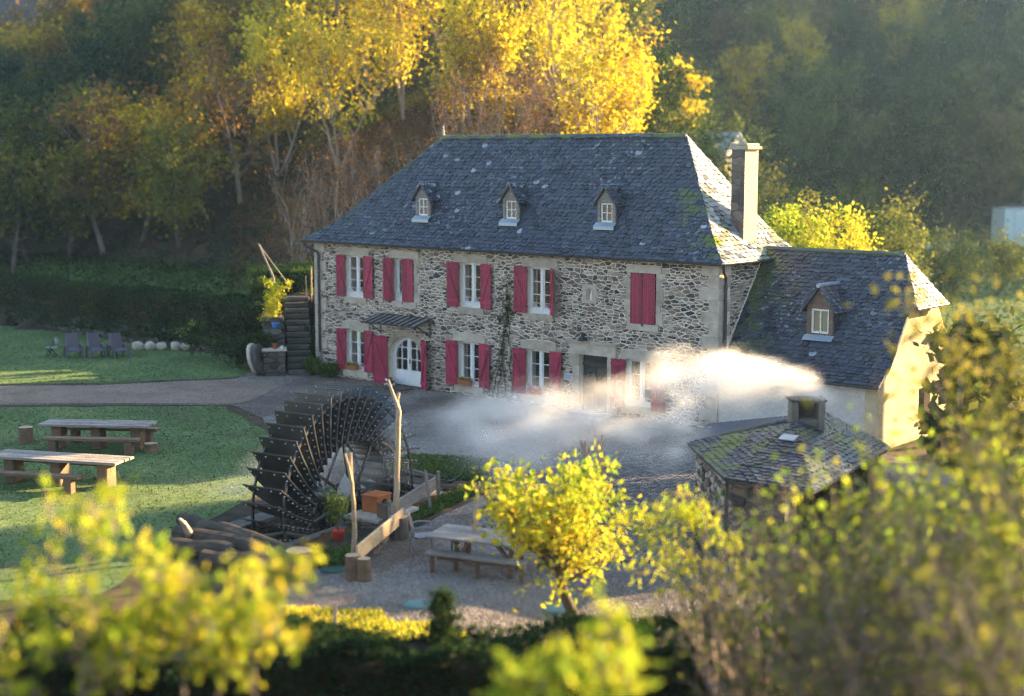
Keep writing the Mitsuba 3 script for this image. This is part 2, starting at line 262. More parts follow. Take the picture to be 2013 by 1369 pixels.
grass('grass', lawn2, 42000, .065, RG, 'short damp grass of the lawn around the picnic tables')
grass('grass', lawn1, 28000, .065, RG, 'short grass of the far lawn under the hedge')
grass('grass', terr, 9000, .16, RG, 'longer grass on the terrace behind the hedge', lift=.03)
grass('grass', sg.Polygon([(-2.6, 38.6), (-.9, 38.2), (.2, 40.2), (-1.2, 41.2), (-3.0, 41.6), (-3.6, 39.4)]), 5000, .12, RG, 'bright grass patch behind the wheel by the courtyard')
# setts of the courtyard, in rows
settpoly = sg.Polygon([(-.9, 33.4), (-.4, 36.5), (1.2, 42.2), (5.6, 41.4), (4.2, 34.2), (4.0, 30.5), (1.9, 30.4), (1.0, 32.9)])
RS_ = np.random.default_rng(3); sets = []; ro = np.array([math.cos(.10), math.sin(.10)]); co = np.array([-ro[1], ro[0]])
for i in range(-120, 120):
    off = RS_.uniform(0, .15); 
    for j in range(-70, 70):
        q = np.array([1.8, 36.3]) + co * i * .124 + ro * (j * .165 + off * .25 + .08 * (i % 2)) + RS_.normal(0, .005, 2)
        if not settpoly.contains(sg.Point(q)) : continue
        ln, wd = .147 * RS_.uniform(.9, 1.03), .104 * RS_.uniform(.92, 1.03); h = RS_.uniform(.024, .042); c = np.array([q[0], q[1], .004])
        b = np.array([[-1, -1], [1, -1], [1, 1], [-1, 1]]) * .5; R2 = np.stack([ro, co])
        lo = np.column_stack([(b * [ln, wd]) @ R2, np.zeros(4)]); hi = np.column_stack([(b * [ln * .84, wd * .8]) @ R2, np.full(4, h) + RS_.normal(0, .003, 4)])
        sets.append(MB().add(np.vstack([lo, hi]) + c, [[4, 5, 6, 7], [0, 1, 5, 4], [1, 2, 6, 5], [2, 3, 7, 6], [3, 0, 4, 7]], (RS_.uniform(), 0)))
pieces('courtyard', 'sett', sets, 'm_sett', 'sett_bed')
sheet('sett_bed', settpoly.buffer(.1), .009, .5, 'm_earth', 'dark joints of the sett paving')
# loose gravel stones near the table
gp = scatter(sg.Polygon([(-3.6, 25), (-2.6, 30), (-.6, 33.4), (1.2, 32.8), (4, 30), (6, 26)]), 14000, RG); mbg = MB()
base = np.array([[-1, -.8, 0], [1, -.9, 0], [.9, .8, 0], [-.8, .9, 0], [0.1, 0, .8]]) * .02
sc = RG.uniform(.5, 1.5, len(gp)); az = RG.uniform(0, 6.28, len(gp)); ca, sa = np.cos(az), np.sin(az)
bv = base[None] * sc[:, None, None]; bv = np.stack([bv[..., 0] * ca[:, None] - bv[..., 1] * sa[:, None], bv[..., 0] * sa[:, None] + bv[..., 1] * ca[:, None], bv[..., 2]], -1) + np.column_stack([gp, gp[:, 0] * 0 + .004])[:, None]
kk = np.arange(len(gp))[:, None] * 5; tn = RG.uniform(0, 1, len(gp))
mbg.add(bv.reshape(-1, 3), np.vstack([kk + [0, 1, 4], kk + [1, 2, 4], kk + [2, 3, 4], kk + [3, 0, 4]]), np.repeat(np.column_stack([tn, tn]), 5, 0))
tag(put('gravel', mbg, 'm_sett'), 'loose grey gravel stones around the wooden table', 'gravel', kind='stuff')
# ------------------------------------------------------------------ masonry and slates
def stone(pts, o, R, h, tone, rr, inset=.018, r=None):
    """One rubble stone: outline in the plane of R's rows 0, 1; proud along row 2 by h."""
    p = np.asarray(pts, float); k = len(p); c = p.mean(0); d = c - p; L = np.linalg.norm(d, axis=1, keepdims=True)
    q = p + d * np.minimum(inset / np.maximum(L, 1e-6), .4); hz = h + (r.normal(0, .006, k) if r is not None else 0)
    v = np.vstack([np.column_stack([p, np.full(k, -.01)]), np.column_stack([q, np.broadcast_to(hz, (k,))]), [[*q.mean(0), h + .008]]])
    i = np.arange(k); j = (i + 1) % k
    f = np.vstack([np.stack([i, j, j + k], 1), np.stack([i, j + k, i + k], 1), np.stack([i + k, j + k, i * 0 + 2 * k], 1)])
    return MB().add(v @ R + o, f, (tone, rr))
def rubble(region, o, R, cw, chh, seed, proud=.03, tones=None, merge=.25, joint=.016):
    r = np.random.default_rng(seed); x0, y0, x1, y1 = region.bounds; pts = []
    y = y0 - chh
    while y < y1 + chh:
        rowh = chh * r.uniform(.7, 1.35); x = x0 - cw
        while x < x1 + cw:
            if r.uniform() > merge: pts.append((x + r.normal(0, cw * .14), y + r.normal(0, rowh * .16)))
            x += cw * r.uniform(.55, 1.45)
        y += rowh
    q = np.array(pts); asp = cw / chh * .95; vo = Voronoi(q / [asp, 1.0]); out = []
    prep = region.buffer(-.004)
    for reg in vo.point_region:
        idx = vo.regions[reg]
        if -1 in idx or len(idx) < 3: continue
        poly = sg.Polygon(vo.vertices[idx] * [asp, 1.0])
        if not poly.is_valid or not poly.intersects(prep): continue
        poly = poly.buffer(-joint * r.uniform(.6, 1.7) * .8).intersection(prep)
        for g in getattr(poly, 'geoms', [poly]):
            if g.geom_type != 'Polygon' or g.area < .0025: continue
            g = g.buffer(.02, 2).buffer(-.02, 2).simplify(.012); cc = np.array(g.exterior.coords)[:-1]
            if len(cc) < 3: continue
            if not g.exterior.is_ccw: cc = cc[::-1]
            cc = cc + r.normal(0, .006, cc.shape); t = r.beta(1.3, 1.5) if tones is None else tones(r)
            out.append(stone(cc, o, R, proud * r.uniform(.5, 1.3), t, r.uniform(), .02, r))
    return out
def facet_frame(poly3):
    p = np.asarray(poly3, float); n = nrm(np.cross(p[1] - p[0], p[-1] - p[0]))
    if n[2] < 0: n = -n
    ex = nrm(p[1] - p[0]); ey = np.cross(n, ex); return p[0], np.stack([ex, ey, n])
TONE = lambda r: r.uniform(0, .34) if r.uniform() < .30 else r.uniform(.36, 1)
def slates_in(poly3, o, R, seed, ms): return slates(poly3, seed, wd=.24, ex=.13, pale=.0, moss=lambda p: ms, frame=(o, R))
def slates(poly3, seed, wd=.28, ex=.175, moss=None, pale=.03, lift=0.0, rnd=True, stagger=0, frame=None):
    """Overlapping slates on a planar roof facet whose first edge is the eave."""
    r = np.random.default_rng(seed); o, R = frame or facet_frame(poly3); q = (np.asarray(poly3) - o) @ R.T; poly = sg.Polygon(q[:, :2]).buffer(.012)
    x0, y0, x1, y1 = poly.bounds; out = []; row = 0; y = y0
    inner = poly.buffer(-.34)
    while y < y1:
        x = x0 - wd * (1 + .5 * ((row + stagger) % 2)) + r.uniform(-.03, .03)
        while x < x1 + wd:
            w = wd * r.uniform(.82, 1.16) * .5; x += w
            L = ex * 1.75; dx, dy = r.normal(0, .008), r.normal(0, .010); an = r.normal(0, .018)
            if rnd: base = np.array([[-.96, L], [-.98, .32 * ex], [-.74, .09 * ex], [-.3, -.015], [.3, -.015], [.74, .09 * ex], [.98, .32 * ex], [.96, L]])
            else: base = np.array([[-.97, L], [-.97, 0], [.97, 0], [.97, L]])
            pt = base * [w, 1]; pt = np.column_stack([pt[:, 0] * math.cos(an) - pt[:, 1] * math.sin(an) + x + dx, pt[:, 0] * math.sin(an) + pt[:, 1] * math.cos(an) + y + dy])
            x += w
            if not inner.contains(sg.Point(pt.mean(0))):
                g = poly.intersection(sg.Polygon(pt))
                if g.is_empty or g.geom_type != 'Polygon' or g.area < .004: continue
                pt = np.array(g.exterior.coords)[:-1]
                if not g.exterior.is_ccw: pt = pt[::-1]
            k = len(pt); hz = lift + .05 - (pt[:, 1] - y) / L * .045 + r.normal(0, .005) + (pt[:, 0] - x + w) * r.normal(0, .035)
            up = np.column_stack([pt, hz]); lo = np.column_stack([pt, hz - .032]); i = np.arange(k); j = (i + 1) % k
            f = np.vstack([np.stack([i * 0, i, j], 1)[1:-1], np.stack([i + k, j + k, j], 1), np.stack([i + k, j, i], 1)])
            wpos = o + np.array([x, y, 0]) @ R; t = np.clip(r.normal(.38, .25), 0, .78)
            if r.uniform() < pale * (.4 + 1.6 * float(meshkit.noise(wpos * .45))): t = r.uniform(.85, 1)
            out.append(MB().add(np.vstack([up, lo]) @ R + o, f, (t, moss(wpos) if moss else 0.0)))
        y += ex * r.uniform(.94, 1.06); row += 1
    return out
def panel(mb, poly3, th=.05, drop=.03, uv=(.3, 0)):
    o, R = facet_frame(poly3); p = np.asarray(poly3, float); n = R[2]; t, b = p - n * drop * .5, p - n * (drop + th); k = len(p); i = np.arange(k); j = (i + 1) % k
    cr = np.cross(p[1] - p[0], p[2] - p[0]) @ n
    f = [np.stack([i * 0, i, j], 1)[1:-1], np.stack([i * 0 + k, j + k, i + k], 1)[1:-1], np.stack([i + k, j + k, j], 1), np.stack([i + k, j, i], 1)]
    return mb.add(np.vstack([t, b]), np.vstack(f) if cr > 0 else np.vstack(f)[:, ::-1], uv)

# ------------------------------------------------------------------ the house
house = thing('stone_house', 'large rubble stone house with blue slate hipped roof, crimson shutters and three dormers', 'house')
FW = np.stack([U, K, -V])                              # facade frame: x along the front, y up, out of the wall
WIN = [(-16.77, -15.77, 3.16, 4.76), (-14.15, -13.15, 3.16, 4.76), (-10.85, -9.83, 3.16, 4.76), (-7.69, -6.65, 3.16, 4.76), (-3.32, -2.34, 3.14, 4.78)]
LOW = [(-16.79, -15.79, .34, 1.92), (-10.94, -9.91, .34, 1.92), (-7.73, -6.69, .34, 1.92), (-3.48, -2.44, .42, 1.95)]
ARCH = (-14.47, -12.78, -.05, 1.86); SDOOR = (-5.42, -4.26, -.05, 1.93)
def arch_poly(x0, x1, z0, z1, m=0.0):
    r = (x1 - x0) / 2; cx = (x0 + x1) / 2; rise = .78; a = np.linspace(0, np.pi, 17)
    return sg.Polygon([(x0 - m, z0)] + [(cx - (r + m) * math.cos(t), z1 - rise + (rise + m) * math.sin(t)) for t in a] + [(x1 + m, z0)])
holes = [sg.box(a, c, b, d) for a, b, c, d in WIN + LOW] + [arch_poly(*ARCH), sg.box(SDOOR[0], SDOOR[2], SDOOR[1], SDOOR[3])]
NICHE = sg.Point(-5.02, 4.02).buffer(.14).union(sg.box(-5.16, 3.74, -4.88, 4.02))
A0, BK, RB, RZ = -18.55, 4.2, 2.1, 9.17
face = sg.box(A0, -.5, 0, 5.34).difference(unary_union(holes + [NICHE]))
w = MB(); w.slab(face, .48, hw(0, .48, 0), FW)
w.hbox(-.45, 0, .48, BK, -.5, 5.34); w.hbox(A0, A0 + .45, .48, BK, -.5, 5.34); w.hbox(A0 + .45, -.45, BK - .45, BK, -.5, 5.34)
w.hbox(-5.2, -4.84, .2, .3, 3.7, 4.2)
wall = put('wall', w, 'm_mortar', house)
labels[wall] = {'label': 'rubble stone walls with pale mortar joints'}
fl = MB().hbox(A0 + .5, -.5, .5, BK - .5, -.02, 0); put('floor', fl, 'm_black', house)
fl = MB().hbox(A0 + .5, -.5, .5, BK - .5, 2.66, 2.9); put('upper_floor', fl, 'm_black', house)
fl = MB().hbox(A0 + .5, -.5, 3.3, 3.4, 0.02, 5.2); put('inner_wall', fl, 'm_black', house)  # black floors and back panel paint the rooms dark behind the panes
trims = []                                             # ashlar pieces on the facade: (polygon, proud)
def ash(parent, name, poly, proud, uv=None, r=np.random.default_rng(5), depth=.0):
    m = MB().slab(poly, proud + .02, hw(0, .02, 0), FW, (r.uniform(), r.uniform(.2, 1)) if uv is None else uv); put(name, m, 'm_ashlar', parent); trims.append(poly.buffer(.012))
ra = np.random.default_rng(21)
def lintel(x0, x1, z, over=.14, hgt=.25, arch=.05):
    xs = np.linspace(x0 - over, x1 + over, 9); return sg.Polygon([(x0 - over, z + .005), (x1 + over, z + .005)] + [(x, z + hgt + arch * (1 - ((x - (x0 + x1) / 2) / ((x1 - x0) / 2 + over)) ** 2)) for x in xs[::-1]])
def jambs(parent, x0, x1, z0, z1, w0=.16):
    for side in (0, 1):
        z = z0; k = side
        while z < z1 - .05:
            hh = min(ra.uniform(.26, .42), z1 - z); hh = z1 - z if z1 - z - hh < .12 else hh; ww = w0 + (.14 if k % 2 else 0) * ra.uniform(.6, 1.2)
            ash(parent, 'jamb_stone', sg.box(x0 - ww, z + .008, x0, z + hh) if side == 0 else sg.box(x1, z + .008, x1 + ww, z + hh), .035); z += hh; k += 1
def pane_sheet(parent, name, x0, x1, z0, z1, b):
    k = put(name, MB().add([hw(x0, b, z0), hw(x1, b, z0), hw(x1, b, z1), hw(x0, b, z1)], [[0, 1, 2, 3]]), 'm_glass', parent)
def casement(x0, x1, z0, z1, rows, rail=.12, b=.16):
    """White two-leaf window set back in its reveal; returns its key."""
    m = MB(); e, mu = .055, .028; uv = (ra.uniform(), 0)
    m.hbox(x0, x0 + e, b - .03, b + .04, z0, z1, uv); m.hbox(x1 - e, x1, b - .03, b + .04, z0, z1, uv); m.hbox(x0 + e, x1 - e, b - .03, b + .04, z1 - e, z1, uv); m.hbox(x0 + e, x1 - e, b - .03, b + .04, z0, z0 + .05, uv)
    xm = (x0 + x1) / 2; m.hbox(xm - .05, xm + .05, b - .045, b + .03, z0 + .05, z1 - e, uv)
    zs = np.linspace(z0 + rail, z1 - e - .02, rows + 1); P_ = []
    for l, rr in ((x0 + e, xm - .05), (xm + .05, x1 - e)):
        m.hbox(l, l + .04, b - .02, b + .025, z0 + .05, z1 - e, uv); m.hbox(rr - .04, rr, b - .02, b + .025, z0 + .05, z1 - e, uv); m.hbox(l + .04, rr - .04, b - .018, b + .02, z0 + .05, z0 + rail, uv)
        for z in zs[1:]: m.hbox(l + .04, rr - .04, b - .012, b + .02, z - mu / 2, z + mu / 2, uv)
        for i in range(rows): P_.append((l + .04, rr - .04, zs[i] + mu / 2, zs[i + 1] - mu / 2))
    k = put('window', m, 'm_white', house)
    for p_ in P_: pane_sheet(k, 'pane', *p_, b + .005)
    for c0, c1 in (((x0 + .05, x0 + .17), (x1 - .15, x1 - .04)) if ra.uniform() < .55 else ()):
        put('curtain', MB().add([hw(c0 + (c1 - c0) * i / 12, b + .14 + .014 * math.sin(i * 1.9 + c0), z) for z in (z0 + .1, z1 - .02) for i in range(13)], [[i, i + 1, i + 14, i + 13] for i in range(12)]), 'm_lace', k, True)
    return k
def railing(parent, x0, x1, z, hgt=.34, b=.03):
    m = MB()
    for zz in (z + .04, z + hgt): m.hbox(x0, x1, b - .008, b + .008, zz - .009, zz + .009)
    for x in np.linspace(x0 + .02, x1 - .02, 3): m.hbox(x - .007, x + .007, b - .006, b + .006, z + .05, z + hgt - .01)
    for c, sgn in (((x0 * .75 + x1 * .25), 1), ((x0 * .25 + x1 * .75), -1)):
        t = np.linspace(0, 3.6 * np.pi, 30); rr = .035 + .085 * t / t[-1]; m.tube([hw(c + sgn * q * math.cos(a), b, z + hgt * .53 + q * math.sin(a)) for a, q in zip(t, rr)], .009, 4)
    put('railing', m, 'm_white', parent)
def shutter(hx, z0, z1, side, ang, wd=.5, face_brace=True, label=None):
    """side -1: hinged on the opening's left edge; ang: degrees it stands open (0 closed, 180 folded back on the wall)."""
    o = hw(hx, -.075, 0); th = math.radians(ang); d = -side * U * math.cos(th) - V * math.sin(th)
    m = MB(); n = 6; sw = wd / n; R = np.stack([d, K, np.cross(d, K)]); zc = (z0 + z1) / 2; hh = z1 - z0
    for i in range(n): m.box(o + d * (i + .5) * sw + K * zc, (sw - .013, hh - ra.uniform(0, .01), .026), R, (ra.uniform(), 0), ch=.004)
    m.box(o + d * wd / 2 + K * zc, (wd - .01, hh - .03, .012), R, (.0, 0)); k = put('shutter', m, 'm_red', house)
    ins = -V if ang >= 90 else V                                       # side of the leaf with ledges and brace: outwards when folded open
    ins = ins - d * (ins @ d); ins = nrm(ins)
    br = MB()
    for zz in (z0 + .14 * hh, z1 - .10 * hh): br.box(o + d * wd / 2 + K * zz + ins * .024, (wd * .96, .09, .032), R, (ra.uniform(), 0), ch=.003)
    lo, hi = o + d * wd * .88 + K * (z1 - .14 * hh) + ins * .024, o + d * wd * .12 + K * (z0 + .18 * hh) + ins * .024
    br.bar(lo, hi, .075, .034, up=tuple(ins), uv=(ra.uniform(), 0)); put('brace', br, 'm_red', k)
    st = MB()
    for zz in (z0 + .14 * hh, z1 - .10 * hh): st.box(o + d * .03 - ins * .016 + K * zz, (.14, .03, .006), R)
    st.box(o + d * wd * .97 + K * (z0 - .03), (.02, .09, .02), R); put('hinge', st, 'm_iron', k)
    if label: say(k, label)
    return k
# upper row
for i, (x0, x1, z0, z1) in enumerate(WIN):
    if i < 4:
        k = casement(x0, x1, z0, z1, 3, .20); railing(k, x0 + .05, x1 - .03, z0 + .02)
    else: k = put('window', MB().hbox(x0, x1, .1, .14, z0, z1), 'm_black', house)
    ash(k, 'lintel', lintel(x0, x1, z1, .26 if i < 4 else .2, .25, .05 if i < 4 else 0), .04); ash(k, 'sill', sg.box(x0 - .12, z0 - .22, x1 + .12, z0 - .006), .06); jambs(k, x0, x1, z0, z1, .18 if i > 0 else .14)
    if i == 4: say(k, 'blind window opening framed in granite behind closed shutters')
for (hx, s, a, wd, lb) in ((-16.77, -1, 168, .42, None), (-15.77, 1, 177, .54, None), (-14.15, -1, 165, .46, None), (-13.15, 1, 6, .52, 'half closed shutter showing its plank face'), (-10.85, -1, 172, .54, None), (-9.83, 1, 176, .54, None), (-7.69, -1, 170, .53, None), (-6.65, 1, 140, .5, 'shutter swung partly out from the wall')):
    shutter(hx, 3.16, 4.76, s, a, wd, label=lb)
shutter(-3.32, 3.14, 4.78, -1, 1, .485, label='left leaf of the closed shutters'); shutter(-2.34, 3.14, 4.78, 1, 1, .485, label='right leaf of the closed shutters')
for i, (x0, x1, z0, z1) in enumerate(LOW):
    k = casement(x0, x1, z0, z1, 3, .16)
    ash(k, 'lintel', lintel(x0, x1, z1, .26, .27, .06), .045); ash(k, 'sill', sg.box(x0 - .18, z0 - .24, x1 + .18, z0 - .006), .07); jambs(k, x0, x1, z0, z1, .16)
    gd = MB()
    for zz in (z0 + .05, z0 + .30): gd.hbox(x0 + .02, x1 - .02, -.07, -.054, zz - .008, zz + .008)
    for x in (x0 + .02, x1 - .02): gd.hbox(x - .008, x + .008, -.07, .04, z0 + .04, z0 + .31)
    put('flower_guard', gd, 'm_white', k)
for (hx, s, a, wd) in ((-16.79, -1, 168, .43), (-15.79, 1, 177, .53), (-10.94, -1, 168, .5), (-9.91, 1, 176, .54), (-7.73, -1, 171, .55), (-6.69, 1, 176, .56), (-3.48, -1, 172, .54), (-2.44, 1, 176, .56)): shutter(hx, .33, 1.93, s, a, wd)
# arched entrance with two glazed white leaves
x0, x1, z0, z1 = ARCH; m = MB(); b = .2; outer, inner_ = arch_poly(*ARCH), arch_poly(x0 + .07, x1 - .07, z0, z1 - .07)
m.slab(outer.difference(inner_), .07, hw(0, b + .05, 0), FW); door = put('arched_door', m, 'm_white', house); say(door, 'white arched double door with small glass panes')
ash(door, 'arch_stone', arch_poly(x0, x1, z0, z1, .24).difference(arch_poly(x0, x1, -1, z1)).intersection(sg.box(-20, 1.1, 0, 3)), .04); jambs(door, x0, x1, z0, 1.1, .2)
xm = (x0 + x1) / 2
for l, r_ in ((x0 + .075, xm - .005), (xm + .005, x1 - .075)):
    leafp = inner_.intersection(sg.box(l, z0, r_, 3)).buffer(0); ww = r_ - l; gl = []
    for ci in range(2):
        for ri in range(3):
            gx0, gx1 = l + .085 + ci * (ww - .15) / 2, l + .085 + (ci + 1) * (ww - .15) / 2 - .035; gz0 = z0 + .62 + ri * .43
            gl.append(inner_.buffer(-.075).intersection(sg.box(gx0, gz0, gx1, min(gz0 + .395, 1.75))))
    m = MB().slab(leafp.difference(unary_union(gl)), .045, hw(0, b + .04, 0), FW); m.slab(sg.box(l + .10, z0 + .12, r_ - .10, z0 + .5), .012, hw(0, b - .004, 0), FW)
    lk = put('leaf', m, 'm_white', door)
    for g in gl:
        if not g.is_empty:
            c = np.array(g.exterior.coords)[:-1]; put('pane', MB().add(np.array([hw(q[0], b + .02, q[1]) for q in c]), [[0, i, i + 1] for i in range(1, len(c) - 1)]), 'm_glass', door)
put('handle', MB().hbox(xm + .03, xm + .05, b - .05, b, .82, 1.0), 'm_iron', door)
for (hx, s, a, lb) in ((x0 - .04, -1, 165, 'tall entrance shutter left of the arched door'), (x1 + .02, 1, 150, 'tall entrance shutter standing open right of the arched door')):
    shutter(hx, -.06, 1.82, s, a, .62 if s < 0 else .66, label=lb)
# side door in its granite frame
x0, x1, z0, z1 = SDOOR; m = MB(); m.hbox(x0, x1, .2, .26, z0, 1.55); sd = put('plank_door', m, 'm_doorwood', house); say(sd, 'weathered wooden door in a granite frame')
for q in ((x0 + .05, -4.87), (-4.81, x1 - .05)): put('door_panel', MB().hbox(q[0], q[1], .17, .2, .1, 1.5, (ra.uniform(), 0), ch=.01), 'm_doorwood', sd); put('door_panel', MB().box(hw((q[0] + q[1]) / 2, .165, 1.25), (.24, .05, .24), np.stack([nrm(U + K), np.cross(nrm(U + K), -V), -V])  , (ra.uniform(), 0)), 'm_doorwood', sd)
put('transom', MB().hbox(x0, x1, .15, .25, 1.55, 1.66).hbox(x0, x1, .2, .22, 1.66, 1.93), 'm_doorwood', sd)
put('transom_grille', MB().hbox(x0, x1, .13, .145, 1.75, 1.77).hbox(-4.85, -4.83, .13, .145, 1.66, 1.93).hbox(-5.13, -5.11, .13, .145, 1.66, 1.93).hbox(-4.57, -4.55, .13, .145, 1.66, 1.93), 'm_iron', sd)
ash(sd, 'lintel', sg.box(x0 - .42, z1 + .005, x1 + .36, z1 + .38), .06); ash(sd, 'cornice', sg.box(x0 - .50, z1 + .385, x1 + .44, z1 + .47), .12); jambs(sd, x0, x1, -.05, z1, .30)
put('doorstep', MB().hbox(x0 - .3, x1 + .3, -.5, -.05, -.05, .1, (.6, .5), ch=.02), 'm_ashlar', sd)
# niche with its small statue, lamp and plaque
nk = put('niche', MB().slab(sg.box(-5.32, 3.66, -4.72, 4.28).difference(NICHE), .05, hw(0, .02, 0), FW, (.7, .2)), 'm_ashlar', house); trims.append(sg.box(-5.32, 3.66, -4.72, 4.28))
put('statue', MB().lathe([(0, 0), (.055, 0), (.065, .1), (.05, .2), (.04, .25), (.022, .27), (.034, .31), (.03, .35), (0, .375)], hw(-5.02, .09, 3.75)), 'm_white', nk, True)
lp = put('wall_lamp', MB().lathe([(.02, .16), (.05, .15), (.17, .02), (.18, 0), (.16, .01), (.05, .1), (0, .11)], hw(-5.15, -.22, 2.43)).bar(hw(-5.15, 0, 2.62), hw(-5.15, -.22, 2.6), .03), 'm_iron', house, True); put('lamp_bulb', MB().trim(trimesh.creation.icosphere(2, .045), hw(-5.15, -.22, 2.46)), 'm_white', lp, True)
pq = put('plaque', MB().slab(sg.box(-6.04, 1.0, -5.70, 1.22), .05, hw(0, .0, 0), FW), 'm_white', house); put('plaque_face', MB().slab(sg.box(-6.02, 1.02, -5.72, 1.2), .004, hw(0, -.05, 0), FW), 'm_zinc', pq)
# quoins, then the rubble between
for zz, kx in zip(np.arange(-.1, 5.2, .38), range(20)):
    z2 = min(zz + .372, 5.32)
    for lx, sx in ((A0, 1), (0, -1)):
        L = (.62 if kx % 2 else .36) * ra.uniform(.9, 1.1); ash(wall, 'quoin', sg.box(min(lx, lx + sx * L), zz, max(lx, lx + sx * L), z2), .045, (ra.uniform(.3, 1), ra.uniform(.3, 1)))
        L2 = .36 if kx % 2 else .62
        if sx < 0: put('quoin', MB().hbox(-.02, .045, -.044, L2, zz, z2, (ra.uniform(.3, 1), .5)), 'm_ashlar', wall)
stones = rubble(sg.box(A0, -.15, 0, 5.22).difference(unary_union(holes + trims)), hw(0, 0, 0), FW, .215, .092, 31, .03, tones=TONE, merge=.3, joint=.0125)
FS = np.stack([V, K, U])
sidest = rubble(sg.box(.65, -.1, BK, 5.2), hw(0, 0, 0), FS, .225, .094, 32, .03, tones=TONE, merge=.2, joint=.0125)
pieces(wall, 'stone', stones, 'm_stone', 'smaller_stones'); labels[put('side_stones', [j := MB(), [j.add(*s.arrays()) for s in sidest]][0], 'm_stone', wall)] = {'kind': 'stuff'}
# roof with bell-cast eaves
prof = [(-.36, 5.24), (.1, 5.74), (.5, 6.36), (RB, RZ)]
def aL(b): return -18.95 + (b + .36) / 2.46 * 5.29
def aR(b): return .36 - (b + .36) / 2.46 * 3.04
def moss_r(p): a_, b_ = ab(p[0], p[1]); return float(np.clip(max(1.2 - abs(a_ - aR(b_)) * 1.0, 0), 0, 1) * (p[2] < 7.4) + np.clip(.7 - abs(a_ - aL(b_)) * .6, 0, 1) * .6 + (p[2] > 9.0) * .9)
back = 2 * RB
front, right, left, rearf = [], [], [], []
for (b0, h0), (b1, h1) in zip(prof, prof[1:]):
    front.append([hw(aL(b0), b0, h0), hw(aR(b0), b0, h0), hw(aR(b1), b1, h1), hw(aL(b1), b1, h1)])
    right.append([hw(aR(b0), b0, h0), hw(aR(b0), back - b0, h0), hw(aR(b1), back - b1 + (1e-3 if b1 == RB else 0), h1), hw(aR(b1), b1, h1)])
    left.append([hw(aL(b0), back - b0, h0), hw(aL(b0), b0, h0), hw(aL(b1), b1, h1), hw(aL(b1), back - b1 + (1e-3 if b1 == RB else 0), h1)])
    rearf.append([hw(aR(b0), back - b0, h0), hw(aL(b0), back - b0, h0), hw(aL(b1), back - b1, h1), hw(aR(b1), back - b1, h1)])
m = MB()
for f_ in front + right + left + rearf: panel(m, f_, .06, .01)
roof = put('roof', m, 'm_slate', house)
DORM = (-13.06, -8.81, -4.66); cut = []
sl = []
for i, f_ in enumerate(front): sl += slates(f_, 40 + i, moss=moss_r, pale=.012, wd=.25, ex=.15)
for i, f_ in enumerate(right): sl += slates(f_, 50 + i, moss=lambda p: moss_r(p) * .8 + (.7 if p[2] < 6.6 else 0), pale=.75)  # mostly pale slates: the slope's sunlit white is put into their tone
def clear_of_dormers(s_):
    c = s_.v[0].mean(0); a_, b_ = ab(c[0], c[1]); return not any(abs(a_ - d) < .40 and .36 < b_ < .9 for d in DORM)
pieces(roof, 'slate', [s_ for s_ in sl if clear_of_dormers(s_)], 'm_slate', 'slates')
j = MB(); [j.add(*s_.arrays()) for i, f_ in enumerate(left) for s_ in slates(f_, 60 + i, wd=.3, ex=.17, pale=.08)]; labels[put('left_slates', j, 'm_slate', roof)] = {'kind': 'stuff'}
rr = np.random.default_rng(70)
na = 24
for i in range(na):
    a0_, a1_ = aL(RB) + (aR(RB) - aL(RB)) * i / na, aL(RB) + (aR(RB) - aL(RB)) * (i + 1) / na
    q = [hw(a, RB, RZ) for a in (a0_, a1_ + .03)]; m = MB(); t = np.linspace(0, np.pi, 7); up = rr.normal(0, .008)
    for rad in (.13,):
        v = [p + V * rad * math.cos(x_) + K * (rad * math.sin(x_) * .8 - .03 + up + (.02 if e else 0)) for e, p in enumerate(q) for x_ in t]
        m.add(v, [[k, k + 1, k + 8, k + 7] for k in range(6)], (rr.uniform(.2, .6), 1.0))
    put('ridge_tile', m, 'm_slate', roof)
put('ridge_mortar', MB().tube([hw(aL(RB), RB, RZ), hw(aR(RB), RB, RZ)], .10, 8, (.3, 1)), 'm_slate', roof)
mo = MB()
for i in range(900):
    a_ = rr.uniform(aL(RB), aR(RB)) ; c = hw(a_, RB + rr.normal(0, .07), RZ + .07 + rr.normal(0, .025)); d_ = rdir(rr, 1)[0] * rr.uniform(.03, .09); e_ = np.cross(d_, rdir(rr, 1)[0]); mo.add([c, c + d_, c + e_], [[0, 1, 2]], (rr.uniform(.2, .9), 0))
labels[put('ridge_moss', mo, 'm_leaf_grass', roof)] = {'kind': 'stuff'}
put('finial', MB().lathe([(.05, 0), (.06, .06), (.03, .1), (.055, .17), (.045, .22), (.02, .26), (.03, .34), (0, .42)], hw(aL(RB) + .05, RB, RZ + .08), n=10), 'm_ashlar', roof, True)
# gutters and pipes
g = MB(); gp_ = [(.065 * math.cos(t), .065 * math.sin(t)) for t in np.linspace(np.pi, 2 * np.pi, 7)]
def gutter(p, q, parent):
    d = nrm(q - p); s_ = np.cross(d, K); v = [e + s_ * x + K * y for e in (p, q) for x, y in gp_ + [(x * .85, y * .85) for x, y in gp_[::-1]]]; n = 14
    return put('gutter', MB().add(v, [[i, (i + 1) % n, (i + 1) % n + n, i + n] for i in range(n)]), 'm_gutter', parent)
gutter(hw(-19.1, -.42, 5.26), hw(.44, -.42, 5.26), house); gutter(hw(.44, -.42, 5.26), hw(.44, BK + .4, 5.26), house)
bk = MB()
for a_ in np.arange(-18.6, .3, 1.05): bk.bar(hw(a_, -.30, 5.3), hw(a_, -.36, 5.46), .012)
put('snow_bracket', bk, 'm_iron', house)
put('fascia', MB().hbox(-18.9, .3, -.2, -.04, 5.16, 5.3), 'm_greywood', house)
